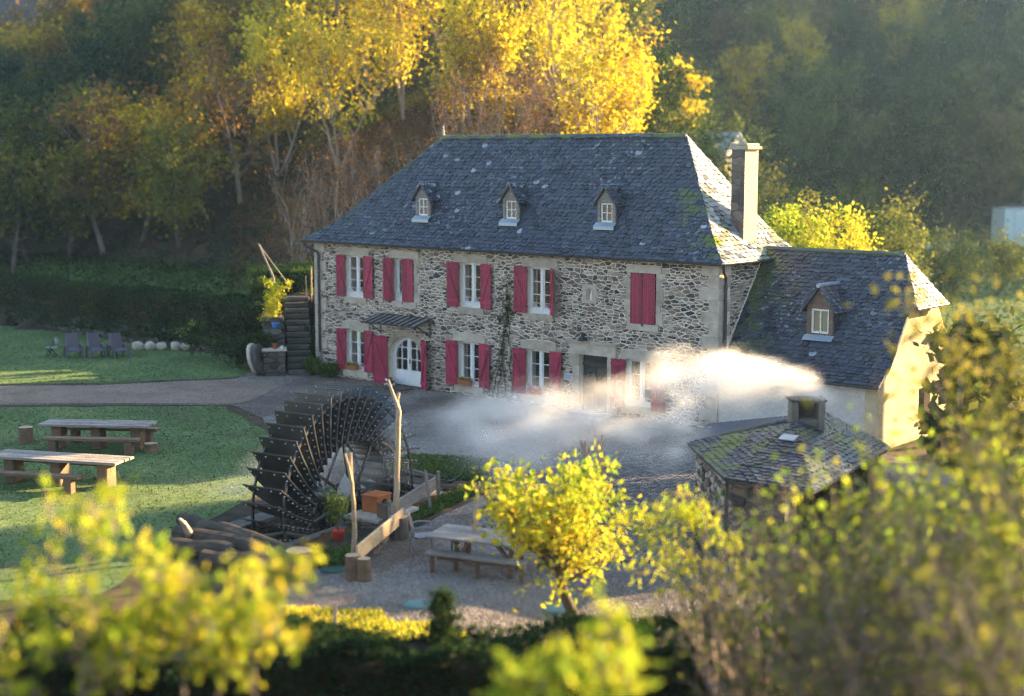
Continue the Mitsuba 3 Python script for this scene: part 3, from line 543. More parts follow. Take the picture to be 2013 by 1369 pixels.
put('downpipe', MB().tube([hw(-18.75, -.42, 5.2), hw(-18.7, -.40, 5.05), hw(-18.3, -.12, 4.82), hw(-18.25, -.1, 4.7), hw(-18.25, -.1, .9)], .05, 10), 'm_gutter', house, True)
put('pipe_shoe', MB().tube([hw(-18.25, -.1, .9), hw(-18.25, -.1, .1), hw(-18.25, -.22, 0)], .058, 10), 'm_pipe', house, True)
put('downpipe', MB().tube([hw(.42, -.40, 5.2), hw(.3, -.2, 5.0), hw(.13, .2, 4.8), hw(.12, .22, 4.5), hw(.12, .22, 0)], .05, 10), 'm_gutter', house, True)
# dormers
for da in DORM:
    w2, bz, zs_, zt, za, bb = .36, .38, 6.3, 7.04, 7.5, 1.30
    m = MB(); front_ = sg.Polygon([(da - w2, zs_ - .1), (da + w2, zs_ - .1), (da + w2, zt), (da, za - .03), (da - w2, zt)]).difference(sg.box(da - .25, zs_ + .03, da + .25, zt - .06))
    m.slab(front_, .08, hw(0, bz + .08, 0), FW, (.35, 0)); dk = put('dormer', m, 'm_greywood', house)
    ck = MB()
    for s_ in (-1, 1): ck.add([hw(da + s_ * w2, bz + .08, zs_ - .3), hw(da + s_ * w2, bb, zs_ + 1.3), hw(da + s_ * w2, bb, zt + .2), hw(da + s_ * w2, bz + .08, zt), hw(da + s_ * (w2 - .05), bz + .08, zs_ - .3), hw(da + s_ * (w2 - .05), bb, zs_ + 1.3), hw(da + s_ * (w2 - .05), bb, zt + .2), hw(da + s_ * (w2 - .05), bz + .08, zt)], [[0, 1, 2, 3], [4, 5, 6, 7], [0, 3, 7, 4]], (.3, .3))
    put('cheek', ck, 'm_slate', dk)
    ov, eo = .13, .14
    for s_ in (-1, 1):
        sl_ = (za - zt) / w2; f3 = [hw(da + s_ * (w2 + eo), bz - ov, zt - eo * sl_ + .02), hw(da + s_ * (w2 + eo), bb - .32, zt - eo * sl_ + .02), hw(da, bb, za + .04), hw(da, bz - ov, za + .04)]
        if s_ < 0: f3 = [f3[1], f3[0], f3[3], f3[2]]
        mm = MB(); panel(mm, f3, .035, .0, (.35, 0)); [mm.add(*q.arrays()) for q in slates(f3, int(90 + da * 3 + s_), wd=.16, ex=.13, pale=.10)]; put('dormer_roof', mm, 'm_slate', dk)
        put('barge_board', MB().bar(hw(da + s_ * (w2 + .1), bz - .10, zt - .1 * sl_ + .0), hw(da, bz - .10, za + .0), .03, .075, up=tuple(V)), 'm_gutter', dk)
    put('ridge_cap', MB().add([hw(da - .10, bz - ov - .02, za - .04), hw(da, bz - ov - .02, za + .085), hw(da + .10, bz - ov - .02, za - .04), hw(da - .10, bb + .05, za - .04), hw(da, bb + .05, za + .085), hw(da + .10, bb + .05, za - .04)], [[0, 1, 4, 3], [1, 2, 5, 4]]), 'm_zinc', dk)
    put('sill_flashing', MB().add([hw(da - .42, bz - .16, zs_ - .09), hw(da + .42, bz - .16, zs_ - .09), hw(da + .42, bz + .01, zs_ + .04), hw(da - .42, bz + .01, zs_ + .04), hw(da - .42, bz - .16, zs_ - .2), hw(da + .42, bz - .16, zs_ - .2)], [[0, 1, 2, 3], [4, 5, 1, 0]]), 'm_zinc', dk)
    fr = MB(); xa, xb, z0, z1 = da - .24, da + .24, zs_ + .04, zt - .07
    for q in ((xa, xa + .05, z0, z1), (xb - .05, xb, z0, z1), (xa, xb, z0, z0 + .06), (xa, xb, z1 - .05, z1), (da - .016, da + .016, z0, z1), (xa, xb, (z0 + z1) / 2 - .014, (z0 + z1) / 2 + .014)): fr.hbox(q[0], q[1], bz + .05, bz + .085, q[2], q[3])
    put('window_frame', fr, 'm_white', dk)
    for (p0, p1) in ((xa + .05, da - .016), (da + .016, xb - .05)):
        for (q0, q1) in ((z0 + .06, (z0 + z1) / 2 - .014), ((z0 + z1) / 2 + .014, z1 - .05)): pane_sheet(dk, 'pane', p0, p1, q0, q1, bz + .07)
    put('curtain', MB().add([hw(xa + (xb - xa) * i / 24, bz + .14 + .012 * math.sin(i * 1.7), z) for z in (z0, z1) for i in range(25)], [[i, i + 1, i + 26, i + 25] for i in range(24)]), 'm_curtain', dk, True)
# chimney stack on the right-hand slope
cm = MB(); CA, CB = -.5, 2.2
cm.hbox(CA - .24, CA + .24, CB - .4, CB + .4, 5.2, 8.72, (.6, 0)); ch_ = put('chimney', cm, 'm_gable', house); put('front_face', MB().hbox(CA - .24, CA + .24, CB - .41, CB - .4, 5.3, 8.72), 'm_darkstone', ch_); rc = np.random.default_rng(8); col = MB()
for o_, R_, rg in ((hw(CA - .24, CB - .41, 5.4), FW, sg.box(0, 0, .48, 3.3)),):
    for s_ in rubble(rg, o_, R_, .3, .17, int(rc.integers(99)), .02, joint=.006, tones=lambda r: r.uniform(.2, .6)): put('stone', s_, 'm_stone', ch_)
put('cap', MB().hbox(CA - .36, CA + .36, CB - .45, CB + .45, 8.72, 8.83, (.4, 1), ch=.02).hbox(CA - .3, CA + .3, CB - .39, CB + .39, 8.83, 8.92, (.4, 1), ch=.02), 'm_ashlar', ch_)
put('flashing', MB().hbox(CA - .31, CA - .245, CB - .4, CB + .4, 5.9, 6.55), 'm_zinc', ch_)
# canopy over the arched door
cn = MB(); zc0, zc1, ca0, ca1, cd = 2.62, 2.38, -15.0, -12.25, .95
for (p, q) in ((hw(ca0, -.03, zc0), hw(ca1, -.03, zc0)), (hw(ca0, -cd, zc1), hw(ca1, -cd, zc1)), (hw(ca0, -.03, zc0), hw(ca0, -cd, zc1)), (hw(ca1, -.03, zc0), hw(ca1, -cd, zc1))): cn.bar(p, q, .05)
for a_ in (ca0 + .08, ca1 - .08): cn.bar(hw(a_, -.03, 1.95), hw(a_, -cd * .8, zc1 + .02), .035); cn.bar(hw(a_, -.03, 1.9), hw(a_, -.03, zc0), .035)
cano = put('door_canopy', cn, 'm_iron', house); xs_ = np.linspace(ca0, ca1, 10)
for a_ in xs_[1:-1]: put('glazing_bar', MB().bar(hw(a_, -.03, zc0 + .03), hw(a_, -cd - .05, zc1 + .03), .04, .05), 'm_iron', cano)
for p0, p1 in zip(xs_, xs_[1:]):
    put('canopy_slat', MB().add([hw(p0 + .02, -.03, zc0 + .01), hw(p1 - .10, -.03, zc0 + .01), hw(p1 - .10, -cd, zc1 + .01), hw(p0 + .02, -cd, zc1 + .01), hw(p0 + .02, -.03, zc0 - .0), hw(p1 - .10, -.03, zc0 - .0), hw(p1 - .10, -cd, zc1 - .0), hw(p0 + .02, -cd, zc1 - .0)], [[3, 2, 1, 0], [4, 5, 6, 7], [7, 6, 2, 3]]), 'm_greywood', cano)
# ------------------------------------------------------------------ the annex beside the house
an = thing('annex_house', 'lower annex with steep dark slate roof, one dormer and a sunlit cream gable', 'house')
GA, AB = 5.45, 5.5                                      # gable's a, back wall's b
aprof = [(-.22, 1.95), (.45, 2.45), (2.75, 5.55)]
m = MB(); m.hbox(.02, GA - .02, .02, .42, -.8, 2.1); put('wall', m, 'm_plaster', an); m = MB(); m.hbox(.02, GA - .02, AB - .4, AB, -.8, 2.1); put('back_wall', m, 'm_plaster', an)
gpoly = sg.Polygon([(0, -.8), (5.5, -.8), (5.5, 2.0), (4.85, 2.55), (3.82, 4.0), (1.68, 4.0), (.65, 2.55), (0, 2.0)])
gw = sg.box(2.7, .55, 3.5, 1.55)
m = MB().slab(gpoly.difference(gw), .4, hw(GA - .4, 0, 0), FS); gk = put('gable_wall', m, 'm_gable', an); say(gk, 'cream rendered gable wall lit by the sun')
put('window', MB().slab(gw, .05, hw(GA - .25, 0, 0), FS), 'm_iron', an); put('window_sill', MB().slab(sg.box(2.6, .45, 3.6, .55), .1, hw(GA - .02, 0, 0), FS), 'm_ashlar', an)
m = MB(); fs = []
hz = 4.15; bq = .45 + (hz - 2.45) / 3.10 * 2.3
fs.append([hw(.03, aprof[0][0], aprof[0][1]), hw(GA + .12, aprof[0][0], aprof[0][1]), hw(GA + .12, .45, 2.45), hw(.03, .45, 2.45)])
fs.append([hw(.03, .45, 2.45), hw(GA + .12, .45, 2.45), hw(GA + .12, bq, hz), hw(.03, bq, hz)])
fs.append([hw(.03, bq, hz), hw(GA + .25, bq, hz), hw(GA - .62, 2.75, 5.55), hw(.03, 2.75, 5.55)])
rear_ = [hw(GA + .12, AB + .2, 1.95), hw(.03, AB + .2, 1.95), hw(.03, 2.75, 5.55), hw(GA - .62, 2.75, 5.55)]
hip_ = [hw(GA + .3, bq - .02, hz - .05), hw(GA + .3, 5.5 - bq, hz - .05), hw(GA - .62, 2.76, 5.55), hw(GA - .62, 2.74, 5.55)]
for f_ in fs + [rear_, hip_]: panel(m, f_, .07, .01)
ar = put('roof', m, 'm_slate', an); sl = []
mossA = lambda p: float(np.clip(.9 - ab(p[0], p[1])[0] * .45, 0, 1))
for i, f_ in enumerate(fs): sl += slates(f_, 110 + i, moss=mossA, pale=.01, wd=.25, ex=.14)
dA = 3.0; sl = [q for q in sl if not (abs(ab(*q.v[0].mean(0)[:2])[0] - dA) < .45 and .8 < ab(*q.v[0].mean(0)[:2])[1] < 1.5)]
pieces(ar, 'slate', sl, 'm_slate', 'slates'); j = MB(); [j.add(*q.arrays()) for q in slates(hip_, 117, wd=.25, ex=.14, pale=.7)]; labels[put('hip_slates', j, 'm_slate', ar)] = {'kind': 'stuff'}  # half hip whitened with pale slates, sun glare put into their colour
put('verge', MB().bar(hw(.02, -.2, 2.0), hw(.02, .45, 2.52), .07, .09).bar(hw(.02, .45, 2.52), hw(.02, 2.75, 5.62), .07, .09), 'm_mortar', an)
put('ridge_cap', MB().tube([hw(0, 2.75, 5.56), hw(GA - .62, 2.75, 5.56)], .09, 8, (.3, .6)), 'm_slate', an)
gutter(hw(0.05, -.3, 1.95), hw(GA + .1, -.3, 1.95), an); put('gutter', MB().tube([hw(GA + .34, bq - .05, hz - .08), hw(GA + .34, 5.5 - bq, hz - .08)], .05, 8), 'm_gutter', an)
w2, bz, z0_, zt, za, bb = .44, .95, 3.1, 4.05, 4.62, 2.3
m = MB().slab(sg.Polygon([(dA - w2, z0_ - .1), (dA + w2, z0_ - .1), (dA + w2, zt), (dA, za), (dA - w2, zt)]).difference(sg.box(dA - .3, z0_ + .1, dA + .3, zt - .1)), .08, hw(0, bz + .08, 0), FW); dk = put('dormer', m, 'm_brownwood', an)
ck = MB()
for s_ in (-1, 1): ck.add([hw(dA + s_ * w2, bz + .05, z0_ - .4), hw(dA + s_ * w2, bb, z0_ + 1.6), hw(dA + s_ * w2, bb, zt), hw(dA + s_ * w2, bz + .05, zt)], [[0, 1, 2, 3]], (.3, 0))
put('cheek', ck, 'm_slate', dk)
for s_ in (-1, 1):
    sl_ = (za - zt) / w2; f3 = [hw(dA + s_ * (w2 + .15), bz - .15, zt - .15 * sl_), hw(dA + s_ * (w2 + .15), bb - .4, zt - .15 * sl_), hw(dA, bb, za + .04), hw(dA, bz - .15, za + .04)]
    f3 = f3 if s_ > 0 else [f3[1], f3[0], f3[3], f3[2]]; mm = MB(); panel(mm, f3, .04, 0); [mm.add(*q.arrays()) for q in slates(f3, 120 + s_, wd=.16, ex=.13)]; put('dormer_roof', mm, 'm_slate', dk)
put('ridge_cap', MB().tube([hw(dA, bz - .17, za + .04), hw(dA, bb, za + .04)], .07, 8), 'm_zinc', dk)
put('sill_flashing', MB().add([hw(dA - .5, bz - .2, z0_ - .10), hw(dA + .5, bz - .2, z0_ - .10), hw(dA + .5, bz, z0_ + .06), hw(dA - .5, bz, z0_ + .06)], [[0, 1, 2, 3]]), 'm_zinc', dk)
fr = MB()
for q in ((-.3, -.24, .1, .85), (.24, .3, .1, .85), (-.3, .3, .1, .17), (-.3, .3, .78, .85), (-.02, .02, .1, .85)): fr.hbox(dA + q[0], dA + q[1], bz + .04, bz + .08, z0_ + q[2], z0_ + q[3])
put('window_frame', fr, 'm_white', dk); pane_sheet(dk, 'pane', dA - .24, dA + .24, z0_ + .17, z0_ + .78, bz + .06); put('curtain', MB().hbox(dA - .3, dA + .3, bz + .12, bz + .13, z0_ + .1, z0_ + .85), 'm_curtain', dk)

# ------------------------------------------------------------------ the low outbuilding with the smoking chimney
ob = thing('bakehouse', 'low outbuilding with mossy slate roof and a smoking stub chimney', 'outbuilding')
eav = [np.array(q) for q in ((4.12, 34.0, 1.85), (4.45, 30.2, 1.85), (6.05, 29.0, 1.85), (8.75, 33.5, 1.85), (8.0, 36.8, 1.85), (4.9, 36.6, 1.85))]
rg0, rg1 = np.array((6.25, 32.2, 2.66)), np.array((7.35, 34.3, 2.55))
facs = [[eav[0], eav[1], rg0], [eav[0], rg0, rg1], [eav[1], eav[2], rg0], [eav[2], eav[3], rg0], [eav[3], rg1, rg0], [eav[3], eav[4], rg1], [eav[5], eav[0], rg1]]
facs = [f_ if nrm(np.cross(f_[1] - f_[0], f_[-1] - f_[0]))[2] > 0 else [f_[1], f_[0], f_[2]] for f_ in facs]
def level_first(f_):                                     # start the triangle on its most level edge, so that courses run level
    k_ = min(range(3), key=lambda e: abs(f_[e][2] - f_[(e + 1) % 3][2]) + (.3 if f_[e][2] > 2.2 else 0)); return f_[k_:] + f_[:k_]
m = MB(); [panel(m, f_, .08, .01) for f_ in facs]; m.add([eav[4], eav[5], rg1], [[0, 1, 2]]); obr = put('roof', m, 'm_slate', ob)
sl = []
for i, f_ in enumerate(facs[:5]):
    g_ = level_first(f_); ms = (.9, .9, .3, .5, .5)[i]
    if abs(g_[0][2] - g_[1][2]) < .2: sl += slates(g_, 130 + i, wd=.24, ex=.13, pale=.0, moss=lambda p, ms=ms: ms)
    else:                                                # courses level on a facet without a level edge
        nn_ = nrm(np.cross(f_[1] - f_[0], f_[2] - f_[0])); ex_ = nrm(np.cross(K, nn_)); ey_ = np.cross(nn_, ex_); lo_ = min(f_, key=lambda p: p @ ey_); sl += slates_in(f_, lo_, np.stack([ex_, ey_, nn_]), 130 + i, ms)
pieces(obr, 'slate', sl, 'm_slate', 'slates')
pin = [e + nrm(np.array([6.2, 33.0, 1.85]) - e) * .38 for e in eav]; pin[2] = np.array([5.7, 29.75, 1.85]); m = MB()
for i in range(6):
    if i == 2: continue                                 # the side below the right-hand slope stands open
    p, q = pin[i], pin[(i + 1) % 6]; d = nrm(q - p); m.bar(p * [1, 1, 0] + K * .9, q * [1, 1, 0] + K * .9, .3, 1.9)
obw = put('wall', m, 'm_darkstone', ob); stn = []
for i in (0, 1):
    p, q = pin[i] * [1, 1, 0], pin[i + 1] * [1, 1, 0]; d = nrm(q - p); nn = np.cross(d, K); nn = nn if nn @ (p - [6.2, 33, 0]) > 0 else -nn
    R_ = np.stack([d, K, nn]); R_ = R_ if np.dot(np.cross(d, K), nn) > 0 else np.stack([-d, K, nn]); o_ = (p if R_[0] @ d > 0 else q) + nn * .15
    stn += rubble(sg.box(0, 0, np.linalg.norm(q - p), 1.8), o_, R_, .26, .12, 140 + i, .03, tones=TONE)
for s_ in stn: put('stone', s_, 'm_stone', obw)
for t_ in (.05, .5, .95): put('post', MB().bar(pin[2] * [1, 1, 0] * (1 - t_) + pin[3] * [1, 1, 0] * t_, (pin[2] * (1 - t_) + pin[3] * t_), .14, up=(1, 0, 0)), 'm_brownwood', ob)
CH = np.array([6.62, 32.7, 0]); m = MB()
for sx in (-.30, .30): m.box(CH + [sx, 0, 2.72], (.15, .5, .75), uv=(.9, 0), ch=.015)
m.box(CH + [0, .22, 2.72], (.46, .07, .75)); m.box(CH + [0, 0, 2.5], (.46, .44, .4)); ck_ = put('chimney', m, 'm_darkstone', ob)
put('cover_stone', MB().box(CH + [0, 0.02, 3.125], (.82, .6, .06), ch=.02, uv=(.0, 1)), 'm_darkstone', ck_)
fc = [q for q in facs[2]]; oF, RF = facet_frame(fc); put('roof_flashing', MB().box(eav[1] * .12 + eav[2] * .16 + rg0 * .72 + RF[2] * .07, (.36, .26, .02), RF), 'm_zinc', ob)

# ------------------------------------------------------------------ water wheel
wh = thing('water_wheel', 'big dark metal water wheel with riveted blades beside the stone pier', 'water wheel')
NB = 44; rw = np.random.default_rng(4); r0 = 1.42
def wp(th, r, x): return WC + DX * (r * math.cos(th)) + K * (r * math.sin(th)) + AX * x
for i in range(NB):
    th = 2 * math.pi * (i + .3) / NB; tn = (rw.uniform(), 0); m = MB()
    rr_ = [r0, 1.82, 2.28, WR]; sw = [.30, .16, .05, -.03]          # blades curve forward towards the hub
    top = [wp(th + s_, r_, x) for r_, s_ in zip(rr_, sw) for x in (0, -WW)]; th_v = np.array([-DX * math.sin(th) + K * math.cos(th)] * 8) * .016; v = np.vstack([np.array(top) + th_v, np.array(top) - th_v])
    f = []
    for k in range(3): f += [[2 * k, 2 * k + 1, 2 * k + 3, 2 * k + 2], [8 + 2 * k, 8 + 2 * k + 2, 8 + 2 * k + 3, 8 + 2 * k + 1], [2 * k, 2 * k + 2, 10 + 2 * k, 8 + 2 * k], [2 * k + 1, 9 + 2 * k, 11 + 2 * k, 2 * k + 3]]
    f += [[6, 7, 15, 14], [0, 8, 9, 1]]; m.add(v, f, tn)
    lip = [wp(th - .03, WR, .03), wp(th - .03, WR, -WW - .03)]; m.bar(lip[0], lip[1], .035, .025, uv=tn)
    bk_ = put('blade', m, 'm_wheel', wh); bo = MB(); tan = -DX * math.sin(th) + K * math.cos(th)
    for k in range(8):
        r_ = 1.56 + k * .155; s_ = np.interp(r_, rr_, sw)
        for sg_ in (-1, 1): bo.box(wp(th + s_, r_, -.07) + tan * .03 * sg_, (.032, .032, .022), np.stack([AX, np.cross(tan, AX), tan]))
    for x in (-.35, -.75, -1.05): bo.box(wp(th - .02, WR - .08, x) + tan * .03, (.03, .03, .02), np.stack([AX, np.cross(tan, AX), tan]))
    labels[put('bolts', bo, 'm_bolt', bk_)] = {'kind': 'stuff'}
for x in (-.10, -WW + .10):
    for r_, wd_ in ((2.45, .06), (1.48, .07)):
        n = 72; m = MB(); an_ = np.arange(n) * 2 * np.pi / n
        v = np.array([wp(t, r_ + dr_, x + dx_) for t in an_ for dr_, dx_ in ((-wd_ / 2, -.02), (wd_ / 2, -.02), (wd_ / 2, .02), (-wd_ / 2, .02))]); k_ = np.arange(n)[:, None] * 4; k2 = ((np.arange(n) + 1) % n)[:, None] * 4
        f = np.vstack([np.hstack([k_ + a_, k_ + (a_ + 1) % 4, k2 + (a_ + 1) % 4, k2 + a_]) for a_ in range(4)]); put('rim', MB().add(v, f), 'm_wheel', wh)
    for i in range(8): t = 2 * math.pi * (i + .25) / 8; put('spoke', MB().bar(wp(t, .16, x), wp(t, 1.48, x), .06, .045, up=tuple(AX)), 'm_wheel', wh)
put('hub', MB().tube([wp(0, 0, .04), wp(0, 0, -WW - .04)], .24, 20), 'm_wheel', wh, True); put('axle', MB().tube([wp(0, 0, .62), wp(0, 0, -WW - .7)], .085, 14), 'm_iron', wh, True)
# pit, pier, bearing box
pm = MB()
def wbox(mb, x0, x1, d0, d1, z0, z1, uv=(.5, .5), ch=0.0): return mb.box(WC * [1, 1, 0] + AX * (x0 + x1) / 2 + DX * (d0 + d1) / 2 + K * (z0 + z1) / 2, (x1 - x0, d1 - d0, z1 - z0), np.stack([AX, DX, K]), uv, ch)
wbox(pm, .12, .42, -3.4, 3.4, -2.9, -.02); wbox(pm, -2.1, -1.55, -3.4, 3.4, -2.9, .03); wbox(pm, -1.55, .12, 3.0, 3.5, -2.9, .03); wbox(pm, -1.55, .12, -3.5, -3.05, -2.9, -.1)
pk = put('wheel_pit', pm, 'm_darkstone'); structure(pk, 'sunken stone pit in which the water wheel turns')
PR = np.stack([DX, K, -AX]); stn = rubble(sg.box(-3.2, -2.6, 3.2, 0), WC * [1, 1, 0] + AX * -1.55, np.stack([-DX, K, AX]), .35, .17, 150, .03, tones=lambda r: r.uniform(0, .4)); j = MB(); [j.add(*q.arrays()) for q in stn]
labels[put('stones', j, 'm_stone', pk)] = {'kind': 'stuff'}
wt = MB(); wbox(wt, -1.55, .12, -3.05, 3.0, -2.6, -2.2); structure(put('water', wt, 'm_water'), 'dark water at the bottom of the wheel pit')
pr = thing('stone_pier', 'rough stone pier carrying the wheel bearing beside the plank fence', 'pier'); m = MB(); wbox(m, .30, 1.25, -.75, .75, -.3, .20); put('core', m, 'm_darkstone', pr)
stn = rubble(sg.box(-.75, -.3, .75, .14), WC * [1, 1, 0] + AX * 1.25, np.stack([DX, K, AX]) if np.cross(DX, K) @ AX > 0 else np.stack([-DX, K, AX]), .34, .11, 151, .04, tones=lambda r: r.uniform(.1, .6))
e_ = -DX; stn += rubble(sg.box(.30, -.3, 1.25, .14), WC * [1, 1, 0] + e_ * .75, np.stack([AX, K, e_]) if np.cross(AX, K) @ e_ > 0 else np.stack([-AX, K, e_]), .34, .11, 152, .04, tones=lambda r: r.uniform(.1, .6))
if np.cross(AX, K) @ e_ < 0: stn = [q for q in stn]
for q in stn: put('stone', q, 'm_stone', pr)
for x0_, x1_, d0_, d1_ in ((.27, .78, -.8, .02), (.79, 1.32, -.8, -.1), (.27, .85, .03, .8), (.86, 1.32, -.09, .8)): m = MB(); wbox(m, x0_, x1_, d0_, d1_, .15, .245, (rw.uniform(), .8), .02); put('cap_stone', m, 'm_ashlar', pr)
bx = thing('bearing_box', 'small orange metal box covering the wheel axle on the stone pier', 'box'); m = MB(); wbox(m, .42, .88, -.27, .27, .25, .62, ch=.012); put('casing', m, 'm_orange', bx)
m = MB(); wbox(m, .40, .90, -.29, .29, .62, .65, ch=.008); put('lid', m, 'm_orange', bx); put('shaft_hole', MB().tube([wp(0, 0, .875), wp(0, 0, .89)], .13, 18), 'm_black', bx); put('shaft_end', MB().tube([wp(0, 0, .88), wp(0, 0, 1.06)], .075, 14), 'm_bark', bx, True)
m = MB()
m.add(*(lambda t: (np.vstack([np.array([wp(a_, r_, .17) for a_ in t for r_ in (.95, .62 + .2 * math.sin(a_ * 2))])]), np.vstack([[2 * i, 2 * i + 1, 2 * i + 3, 2 * i + 2] for i in range(len(t) - 1)])))(np.linspace(2.2, 4.1, 14))); 
labels[put('guard_plate', m, 'm_zinc', pr, True)] = {'label': 'curved pale metal guard plate between wheel and pier'}

# ------------------------------------------------------------------ plank fence, logs, forked poles
fe = thing('plank_fence', 'rustic fence of long wide planks along the wheel pit', 'fence')
def plank(p, q, z0, h, th, bs, nm='plank', lb=None):
    d = nrm((q - p) * [1, 1, 0]); k = put(nm, MB().bar(p * [1, 1, 0] + K * (z0 + h / 2), q * [1, 1, 0] + K * (z0 + h / 2), th, h, uv=(rw.uniform(), rw.uniform()), ch=.012), bs, fe); lb and say(k, lb)
pA, pB = at_z(702, 1092, .45), at_z(792, 1016, .45); pC, pD, pE = at_z(762, 1012, .38), at_z(858, 952, .38), at_z(796, 934, .38)
plank(pA, pB, .32, .33, .06, 'm_freshwood', lb='pale new plank'); plank(pC + .0, pD, .25, .34, .06, 'm_greywood', lb='long weathered plank'); plank(pD, pE, .25, .34, .05, 'm_greywood'); plank(pC, at_z(742, 1005, .38), .2, .4, .05, 'm_brownwood')
for q in (pD, pE, pC): put('post', MB().bar(q * [1, 1, 0] + [.05, -.05, -.1], q * [1, 1, 0] + [.05, -.05, .72], .09, up=(1, 0, 0), uv=(.6, .3), ch=.01), 'm_greywood', fe)
m = MB(); L0, L1 = at_z(720, 1096) * [1, 1, 0], at_z(800, 1006) * [1, 1, 0]; mw = thing('mossy_kerb', 'low mossy stone kerb under the new plank', 'kerb'); d_ = nrm(L1 - L0); R_ = np.stack([d_, K, np.cross(d_, K)])
put('core', MB().bar(L0 + K * .08, L1 + K * .08, .28, .36), 'm_darkstone', mw)
for q in rubble(sg.box(0, -.05, float(np.linalg.norm(L1 - L0)), .26), L0 + R_[2] * .14, R_, .36, .14, 153, .03, tones=lambda r: r.uniform(.2, .8)): put('stone', q, 'm_stone', mw)
def log(key, label, base, r, h, split=False, bs='m_bark'):
    t = thing(key, label, 'stump'); an_ = np.arange(18) * 2 * np.pi / 18; rr_ = r * (1 + .07 * np.sin(an_ * 3 + rw.uniform(0, 6)) + rw.normal(0, .02, 18)); m = MB(); zs = (0, h * .4, h)
    v = np.array([[base[0] + rr_[i] * math.cos(a_) * (1.08 if z == 0 else 1), base[1] + rr_[i] * math.sin(a_) * (1.08 if z == 0 else 1), z] for z in zs for i, a_ in enumerate(an_)]); i = np.arange(18); j_ = (i + 1) % 18
    m.add(v, np.vstack([np.stack([i + 18 * k, j_ + 18 * k, j_ + 18 * k + 18, i + 18 * k + 18], 1) for k in (0, 1)]), (rw.uniform(.4, .8), 0)); put('bark', m, bs, t)
    tp = np.vstack([v[36:] * [1, 1, 1], [[base[0], base[1], h]]]); m = MB().add(tp, np.stack([i, j_, i * 0 + 18], 1), (.5, .4)); put('cut_face', m, 'm_polewood', t); return t
s1 = at_z(690, 1140); log('log_stump', 'left of the two split logs standing upright at the near end of the fence', at_z(694, 1138), .155, .50, bs='m_brownwood'); log('log_stump', 'right of the two split logs at the near end of the fence', at_z(716, 1141), .135, .46, bs='m_brownwood')
log('log_stump', 'dark upright log under the far end of the new plank', at_z(785, 1058), .21, .50)
def pole(key, label, base, top, fork, tips, r=.05, twig=None, bow=.05, kink=None):
    t = thing(key, label, 'pole'); b, f = np.array(base, float), np.array(fork, float); s_ = np.linspace(0, 1, 9)[:, None]; pts = b + (f - b) * s_; off = np.cumsum(rw.normal(0, .012, (9, 3)), 0) * [1, 1, 0]; off -= off[-1] * s_; pts = pts + off
    put('stem', MB().tube(pts, np.linspace(r, r * .72, 9) * (1 + rw.normal(0, .05, 9)), 9, (rw.uniform(), rw.uniform())), 'm_polewood', t, True)
    for tp in tips:
        tp = np.array(tp, float); md = (f + tp) / 2 + rw.normal(0, .02, 3); put('fork', MB().tube([pts[-1], md, tp], [r * .62, r * .5, r * .36], 7, (rw.uniform(.5, 1), rw.uniform())), 'm_polewood', t, True)
    if twig: put('twig', MB().tube([np.array(q) for q in twig], [.02, .014, .01], 5, (.9, .3)), 'm_polewood', t, True)
    return t
y1 = at_z(697, 1112)[1] - .12
pole('forked_pole', 'pale forked pole tied to the split logs at the near end of the fence', at_Y(697, 1118, y1), None, at_Y(691, 946, y1), [at_Y(678, 892, y1 - .1), at_Y(690, 890, y1 + .05)], .062)
y2 = at_z(785, 1058)[1] + .3
pole('forked_pole', 'tall grey pole with a bent forked tip in front of the arched door', at_Y(777, 1012, y2), None, at_Y(784, 806, y2), [at_Y(763, 747, y2), at_Y(785, 772, y2 + .1), at_Y(780, 790, y2)], .078, [at_Y(778, 890, y2), at_Y(762, 874, y2 - .1), at_Y(751, 869, y2 - .1)])
tb = at_z(929, 1047, .74); pole('forked_pole', 'short forked branch standing on the wooden table', tb, None, at_Y(937, 965, tb[1]), [at_Y(934, 950, tb[1]), at_Y(942, 947, tb[1])], .05, [at_Y(929, 1035, tb[1]), at_Y(925, 1028, tb[1]), at_Y(923, 1020, tb[1])])
yp = 33.6; pole('forked_pole', 'bare pole rising behind the leafy tree, left of the pair', at_Y(1160, 1010, yp), None, at_Y(1153, 905, yp), [at_Y(1142, 866, yp), at_Y(1150, 868, yp)], .07)
yp = 34.2; pole('forked_pole', 'bare forked pole rising behind the leafy tree, right of the pair', at_Y(1180, 1020, yp), None, at_Y(1183, 925, yp), [at_Y(1170, 856, yp), at_Y(1184, 854, yp)], .075)
lp_ = thing('leaning_stake', 'thin weathered stake leaning on the corner of the plank fence', 'stake'); b_ = at_z(847, 1006); put('stem', MB().bar(b_, at_Y(836, 924, b_[1] + .1), .07, .04, up=(0, 1, 0), ch=.008, uv=(.7, .2)), 'm_greywood', lp_)
# metal grate lying over the channel
gr = thing('channel_grate', 'dark iron grate lying over the water channel at the courtyard edge', 'grate'); q00, q10, q11, q01 = [at_z(*q, .05) for q in ((832, 905), (936, 913), (886, 948), (806, 935))]; m = MB()
for p, q in ((q00, q10), (q10, q11), (q11, q01), (q01, q00)): m.bar(p, q, .05, .06)
put('frame', m, 'm_iron', gr)
for t_ in np.linspace(.1, .9, 9): put('grate_bar', MB().bar(q00 * (1 - t_) + q10 * t_, q01 * (1 - t_) + q11 * t_, .022), 'm_iron', gr)
